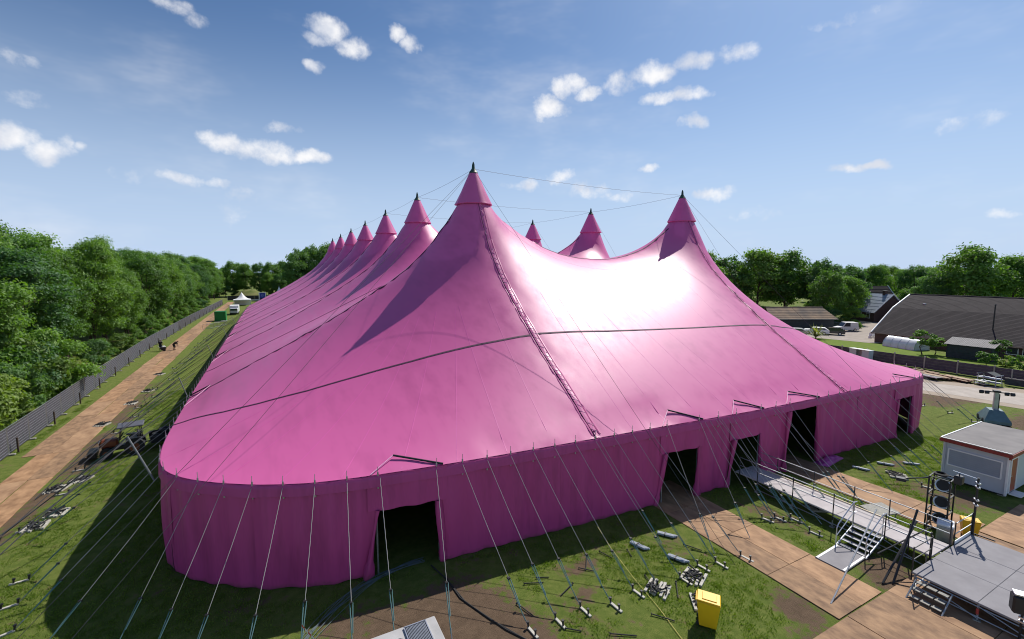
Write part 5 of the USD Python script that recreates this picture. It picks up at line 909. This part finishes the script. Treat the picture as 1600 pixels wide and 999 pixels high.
# ------------------------------------------------------------------ right hand side: fence, stacks, shed, barn, garage, house, cars
rf = thing('board_fence', 'dark purple grey board fence with pale posts along the lawn', 'fence', (76.5, 44, 0))
for k in range(12):
    y0 = -3.33 * k; part(rf, 'post', MB().box((0 - .02 * k, y0, .85), (.14, .14, 1.75)), mat('pale_post', (.34, .32, .27), .8))
    for r_ in range(4): part(rf, 'board', MB().box((.0 - .02 * k, y0 - 1.66, .24 + .37 * r_), (.05, 3.16, .36)), mat('purple_grey_board', (.055, .045, .06), .8, col2=(.095, .08, .10)))
wc = thing('white_cabinet', 'white storage cabinet with a dark opening against the board fence', 'cabinet', (75.6, 34.4, 0), math.radians(-6)); part(wc, 'back_panel', MB().box((.5, 0, .8), (.06, 2.6, 1.6)), m_white); part(wc, 'roof', MB().box((0, 0, 1.62), (1.2, 2.75, .07), ry=.05), m_white)
part(wc, 'side_panel', MB().box((-.45, .85, .8), (.05, .9, 1.6)), m_offwhite); part(wc, 'side_panel', MB().box((-.45, -.85, .8), (.05, .95, 1.6)), m_offwhite); part(wc, 'end_panel', MB().box((0, -1.3, .8), (1.0, .05, 1.58)), m_offwhite); part(wc, 'end_panel', MB().box((0, 1.3, .8), (1.0, .05, 1.58)), m_offwhite)
for i, (x, y, nb, a_, lab, mm) in enumerate([(71.0, 24.3, 9, 1.3, 'stack of weathered pale boards by the fence, left of two', m_wood), (71.6, 22.4, 7, 1.25, 'stack of weathered pale boards by the fence, right of two', m_wood), (72.6, 26.0, 5, 1.3, 'low stack of boards on bearers nearest the tent corner', m_wood)]):
    t = thing('board_stack', lab, 'board stack', (x, y, 0), a_)
    for k in (-1, 1): part(t, 'bearer', MB().box((k * .9, 0, .1), (.15, 1.2, .2)), m_dark)
    for k in range(nb): part(t, 'board', MB().box((rng.normal(0, .15), -.45 + .3 * (k % 4), .25 + .11 * (k // 4)), (2.9, .28, .07), rz=rng.normal(0, .04)), mm)
bf = thing('folded_truck_bed', 'low flatbed trailer with a pale edge under the board stacks', 'trailer', (69.9, 24.8, 0), 1.3); part(bf, 'bed', MB().box((0, 0, .35), (3.2, 1.0, .1)), m_dark); part(bf, 'edge', MB().box((0, .52, .42), (3.2, .06, .12)), m_white)
for x in (-.6, .6): part(bf, 'wheel', MB().tube((x, -.5, .22), (x, .5, .22), .22, 12), m_rubber)
rk2 = thing('storage_rack', 'grey steel frame rack with sloping top beside the board stacks', 'rack', (72.3, 19.9, 0), 1.3)
for x in (-.9, .9):
    for y in (-.5, .5): part(rk2, 'leg', MB().tube((x, y, 0), (x * .9, y * .8, 1.15), .04, 6), m_steel)
for z in (.35, .8): part(rk2, 'shelf', MB().box((0, 0, z), (1.9, 1.0, .06)), m_steel)
for s_2 in (-1, 1): part(rk2, 'sloping_top', MB().box((s_2 * .42, 0, 1.32), (.95, 1.1, .05), ry=s_2 * .35), m_barnwall)
for s_2 in (-.85, .85): part(rk2, 'top_edge', MB().box((s_2, 0, 1.2), (.1, 1.15, .06), ry=.3), m_white)
bt = thing('steel_barrow', 'low grey metal trolley in front of the steel frame rack', 'trolley', (71.2, 20.2, 0), 1.2); part(bt, 'tray', MB().box((0, 0, .5), (1.1, .7, .08)), m_steel); part(bt, 'tray', MB().box((0, 0, .22), (1.1, .7, .06)), m_steel)
for x in (-.5, .5):
    for y in (-.3, .3): part(bt, 'leg', MB().tube((x, y, 0), (x, y, .5), .03, 5), m_dark)
oa = thing('sign_stand', 'pale post and rail frame with a dark lower band at the right edge', 'frame', (73.6, 15.5, 0)); part(oa, 'lower_panel', MB().box((0, 0, .45), (.1, 7.0, .7)), m_barnwall); part(oa, 'rail', MB().box((-.06, 0, .86), (.12, 7.0, .1)), m_plate)
for y in (-3, -1.5, 0, 1.5, 3): part(oa, 'post', MB().box((0, y, 1.1), (.09, .09, 1.6)), m_plate)
part(oa, 'oval_sign', MB().tube((-.11, 1.6, .45), (-.13, 1.6, .45), .3, 16), mat('grey_blue_sign', (.15, .16, .25), .5))
sh = thing('dark_shed', 'long dark green shed with a grey corrugated lean-to roof', 'shed', (91.6, 27.4, 0), math.radians(3))
part(sh, 'wall', MB().box((0, 0, 1.05), (3.0, 4.9, 2.1)), m_greenwall)
for k in range(7): part(sh, 'wall_board', MB().box((-1.52, .6, .16 + .28 * k), (.04, 3.6, .26)), m_greenwall)
for k in range(24): part(sh, 'roof_sheet', MB().box((-.1, -2.6 + .23 * k - .05, 2.42), (3.6, .2, .05), ry=-.22), mat('grey_roof_sheet', (.20, .19, .19), .8))
part(sh, 'opening', MB().box((-1.53, -1.85, .95), (.04, 1.0, 1.6)), m_black); part(sh, 'fascia', MB().box((-1.86, 0, 2.02), (.05, 5.6, .1)), m_barnwall)
pt = thing('polytunnel', 'low greenhouse tunnel of pale film in front of the barn', 'greenhouse', (94.6, 36.6, 0), math.radians(-17)); g_ = MB(); a_ = np.linspace(0, math.pi, 13); prof = np.c_[1.6 * np.cos(a_), 1.75 * np.sin(a_) ** .8]
ys = np.linspace(-2.6, 2.6, 9); vv = np.array([(p[0], y, p[1]) for y in ys for p in prof]); ii = np.arange(len(vv)).reshape(9, 13); g_.raw(vv, np.stack([ii[:-1, :-1], ii[1:, :-1], ii[1:, 1:], ii[:-1, 1:]], -1).reshape(-1, 4)); part(pt, 'film', g_, m_poly, smooth=True)
for y in ys[::2]: part(pt, 'hoop', MB().path([(p[0] * 1.01, y, p[1] * 1.01) for p in prof], .03, 5), m_alu)
for y in (-2.6, 2.6): part(pt, 'end_film', MB().raw(np.vstack([[(0, y, 0)], [(p[0], y, p[1]) for p in prof]]), np.array([(0, k, k + 1) for k in range(1, 13)])), m_poly)
bA = thing('barn', 'large barn with a huge dark tiled roof sloping low to the garden', 'barn', (110.6, 23.4, 0))
prof = [(-13.6, 1.8), (-6.3, 6.05), (0, 8.4), (6.3, 6.05), (13.6, 1.8)]; y0, y1 = -22, 19.4
part(bA, 'wall', MB().box((0, (y0 + y1) / 2, .95), (25.8, y1 - y0 - .6, 1.9)), m_brick); part(bA, 'gable', MB().prism([(-12.9, 1.9), (-6.2, 5.8), (0, 8.1), (6.2, 5.8), (12.9, 1.9)], 0, .2, np.array([[1, 0, 0, 0], [0, 0, 1, y1 - .35], [0, 1, 0, 0], [0, 0, 0, 1.]])), m_barnwall)
for (xa, za), (xb_, zb) in zip(prof[:-1], prof[1:]):
    L_ = math.hypot(xb_ - xa, zb - za); an = math.atan2(zb - za, xb_ - xa); rows_ = int(L_ / .36)
    for k in range(rows_):
        t = (k + .5) / rows_; cx_, cz_ = xa + (xb_ - xa) * t, za + (zb - za) * t; part(bA, 'tile_course', MB().box((cx_, (y0 + y1) / 2, cz_ + .0), (L_ / rows_ + .05, y1 - y0, .05), ry=-an + (.05 if xa < 0 else -.05)), m_barnroof)
part(bA, 'ridge', MB().tube((0, y0, 8.43), (0, y1, 8.43), .14, 8), m_barnroof)
for (xa, za), (xb_, zb) in zip(prof[:-1], prof[1:]): part(bA, 'bargeboard', MB().tube((xa, y1 + .03, za), (xb_, y1 + .03, zb), .14, 6), m_white)
part(bA, 'gutter', MB().tube((-13.7, y0, 1.68), (-13.7, y1, 1.68), .09, 8), m_brick); part(bA, 'flue', MB().tube((-10.2, 4.5, 3.5), (-10.2, 4.5, 7.7), .09, 8).lathe([(.2, 7.65), (.05, 7.8)], (-10.2, 4.5, 0), 8), m_dark); part(bA, 'roof_vent', MB().box((-4.2, 15.5, 6.9), (.4, .5, .3), ch=.1), m_steel)
sk = part(bA, 'skylight', MB().box((-8.6, .6, 4.82), (.9, 1.3, .12), ry=-.51), m_white); part(sk, 'pane', MB().box((-8.62, .6, 4.90), (.7, 1.1, .04), ry=-.51), m_glass)
for k in range(5): wn = part(bA, 'window', MB().box((-12.93, 1.4 - 1.7 * k, 1.1), (.06, 1.3, 1.2)), m_white); part(wn, 'pane', MB().box((-12.97, 1.4 - 1.7 * k, 1.1), (.03, 1.1, 1.0)), m_glass)
gG = thing('garage', 'dark garage with a lichen spotted grey tiled roof under the trees', 'garage', (107.5, 61.8, 0), math.atan2(-5.1, 9.8)); m_lich = mat('lichen_tiles', (.07, .062, .06), .9, col2=(.30, .20, .12), scale=.35, detail=9, bump=.4, bscale=6)
part(gG, 'wall', MB().box((-1.5, 0, 1.2), (14, 7.0, 2.4)), m_barnwall)
for sg in (-1, 1):
    for k in range(7): t = (k + .5) / 7; part(gG, 'tile_course', MB().box((-1.5, sg * (4.0 - 4.0 * t), 2.35 + 2.3 * t), (15 - 2.0 * t, .70, .06), rx=sg * -(.52 - .06)), m_lich)
part(gG, 'gable', MB().raw(np.array([(5.6, -3.5, 2.4), (5.6, 3.5, 2.4), (5.0, 0, 4.5)]), np.array([(0, 1, 2)])), m_barnwall); part(gG, 'ridge', MB().tube((-8, 0, 4.68), (5.1, 0, 4.68), .12, 7), m_lich); part(gG, 'gutter', MB().tube((-9, -4.1, 2.3), (6, -4.1, 2.3), .08, 7), m_plate)
def house(label, x, y, rz, L_, W, he, hr, mr, mw):
    t = thing('house', label, 'house', (x, y, 0), rz); part(t, 'wall', MB().prism([(-W / 2, 0), (W / 2, 0), (W / 2, he), (0, hr - .2), (-W / 2, he)], -L_ / 2, L_ / 2, np.array([[0, 0, 1, 0], [1, 0, 0, 0], [0, 1, 0, 0], [0, 0, 0, 1.]])), mw)
    an = math.atan2(hr - he, W / 2)
    for sg in (-1, 1):
        for k in range(6): q = (k + .5) / 6; part(t, 'tile_course', MB().box((0, sg * (W / 2 + .4) * (1 - q), he - .25 + (hr - he + .3) * q), (L_ + .8, (W / 2 + .4) / 6 / math.cos(an) + .04, .07), rx=-sg * (an - .05)), mr)
        for e_ in (-1, 1): part(t, 'bargeboard', MB().tube((e_ * (L_ / 2 + .42), sg * (W / 2 + .4), he - .2), (e_ * (L_ / 2 + .42), 0, hr + .1), .12, 5), m_white)
    ch = part(t, 'chimney', MB().box((-L_ * .25, 0, hr + .3), (.7, .7, 1.2)), m_brick); part(ch, 'cap', MB().box((-L_ * .25, 0, hr + .92), (.85, .85, .1)), m_plate)
    for k, xx in enumerate((-L_ * .3, 0, L_ * .3)):
        for sg in (-1, 1): wn = part(t, 'window', MB().box((xx, sg * (W / 2 + .01), 1.5), (1.3, .08, 1.3)), m_white); part(wn, 'pane', MB().box((xx, sg * (W / 2 + .05), 1.5), (1.1, .04, 1.1)), m_glass)
    for e_ in (-1, 1): wn = part(t, 'window', MB().box((e_ * (L_ / 2 + .01), 0, 1.6), (.08, 2.0, 1.5)), m_white); part(wn, 'pane', MB().box((e_ * (L_ / 2 + .05), 0, 1.6), (.04, 1.8, 1.3)), m_glass)
m_slate = mat('blue_grey_roof', (.24, .28, .34), .4, col2=(.34, .38, .45), scale=1.0)
house('brick house with a shiny blue grey roof left of the barn', 141, 61.5, math.radians(62), 9.5, 8.5, 2.6, 7.0, m_slate, m_brick); house('house with a brown roof mostly hidden behind the blue roofed one', 165, 75, math.radians(-20), 14, 9, 3.0, 8.2, m_barnroof, m_brick); house('low annex with a dark roof between brick house and barn', 139, 53.5, math.radians(25), 6, 6, 2.3, 5.0, m_barnroof, m_brick)
def car(label, x, y, rz, m, kind='car'):
    t = thing('parked_van' if kind == 'van' else 'parked_car', label, kind, (x, y, 0), rz); h = 1.95 if kind == 'van' else 1.45
    low = [(-2.2, .3), (2.2, .3), (2.25, .75), (2.05, .95), (1.2, 1.02), (-2.1, 1.02), (-2.25, .8)]; top = [(1.25, 1.0), (.55, h), (-2.0 if kind == 'van' else -1.4, h), (-2.12, 1.0)]
    M_ = np.array([[1, 0, 0, 0], [0, 0, 1, 0], [0, 1, 0, 0], [0, 0, 0, 1.]]); part(t, 'body', MB().prism(low, -.86, .86, M_).prism(top, -.76, .76, M_), m)
    for y_ in (-.775, .775): part(t, 'side_window', MB().prism([(1.0, 1.08), (.5, h - .12), (-.4 if kind == 'van' else -1.3, h - .12), (-.4 if kind == 'van' else -1.75, 1.08)], y_ - .01, y_ + .01, M_), m_glass)
    part(t, 'windscreen', MB().box((.93, 0, (1 + h) / 2 + .02), (.03, 1.4, (h - 1) * 1.02), ry=-math.atan2(.7, h - 1)), m_glass); part(t, 'rear_window', MB().box((-2.1, 0, h - .35), (.03, 1.2, .4)), m_glass)
    for x_ in (-1.35, 1.4):
        for y_ in (-.8, .8): wl = part(t, 'wheel', MB().tube((x_, y_ - .1, .32), (x_, y_ + .1, .32), .32, 16), m_rubber); part(wl, 'rim', MB().tube((x_, y_ * 1.03 - .1, .32), (x_, y_ * 1.03 + .1, .32), .2, 12), m_alu)
    for y_ in (-.62, .62): part(t, 'headlight', MB().box((2.2, y_, .78), (.08, .3, .14)), m_alu); part(t, 'tail_light', MB().box((-2.22, y_, .85), (.05, .2, .25)), m_red)
car('white van parked by the trees right of the garage', 109.8, 53.2, math.radians(150), m_white, 'van'); car('dark car parked in front of the garage gable', 101.2, 51.6, math.radians(120), m_glass); car('silver white car half hidden behind the spiky plant', 99.0, 53.4, math.radians(118), m_white); car('teal grey car showing above the tent edge near the garage', 93.6, 54.8, math.radians(118), m_silver); car('dark green car parked in the trees behind the white van', 112.2, 57.5, math.radians(150), m_greenwall)
gt = thing('garden_furniture', 'cluster of pale garden chairs on the yard beside the barn', 'chairs', (103.5, 44.2, 0))
for k in range(6): gx0, gy0 = (k % 3) * .9 - 1.2, (k // 3) * 1.1; part(gt, 'seat', MB().box((gx0, gy0, .45), (.5, .5, .05)), m_white); part(gt, 'backrest', MB().box((gx0 + .24, gy0, .75), (.05, .5, .6)), m_white); part(gt, 'base', MB().box((gx0, gy0, .21), (.36, .36, .42)), m_white)
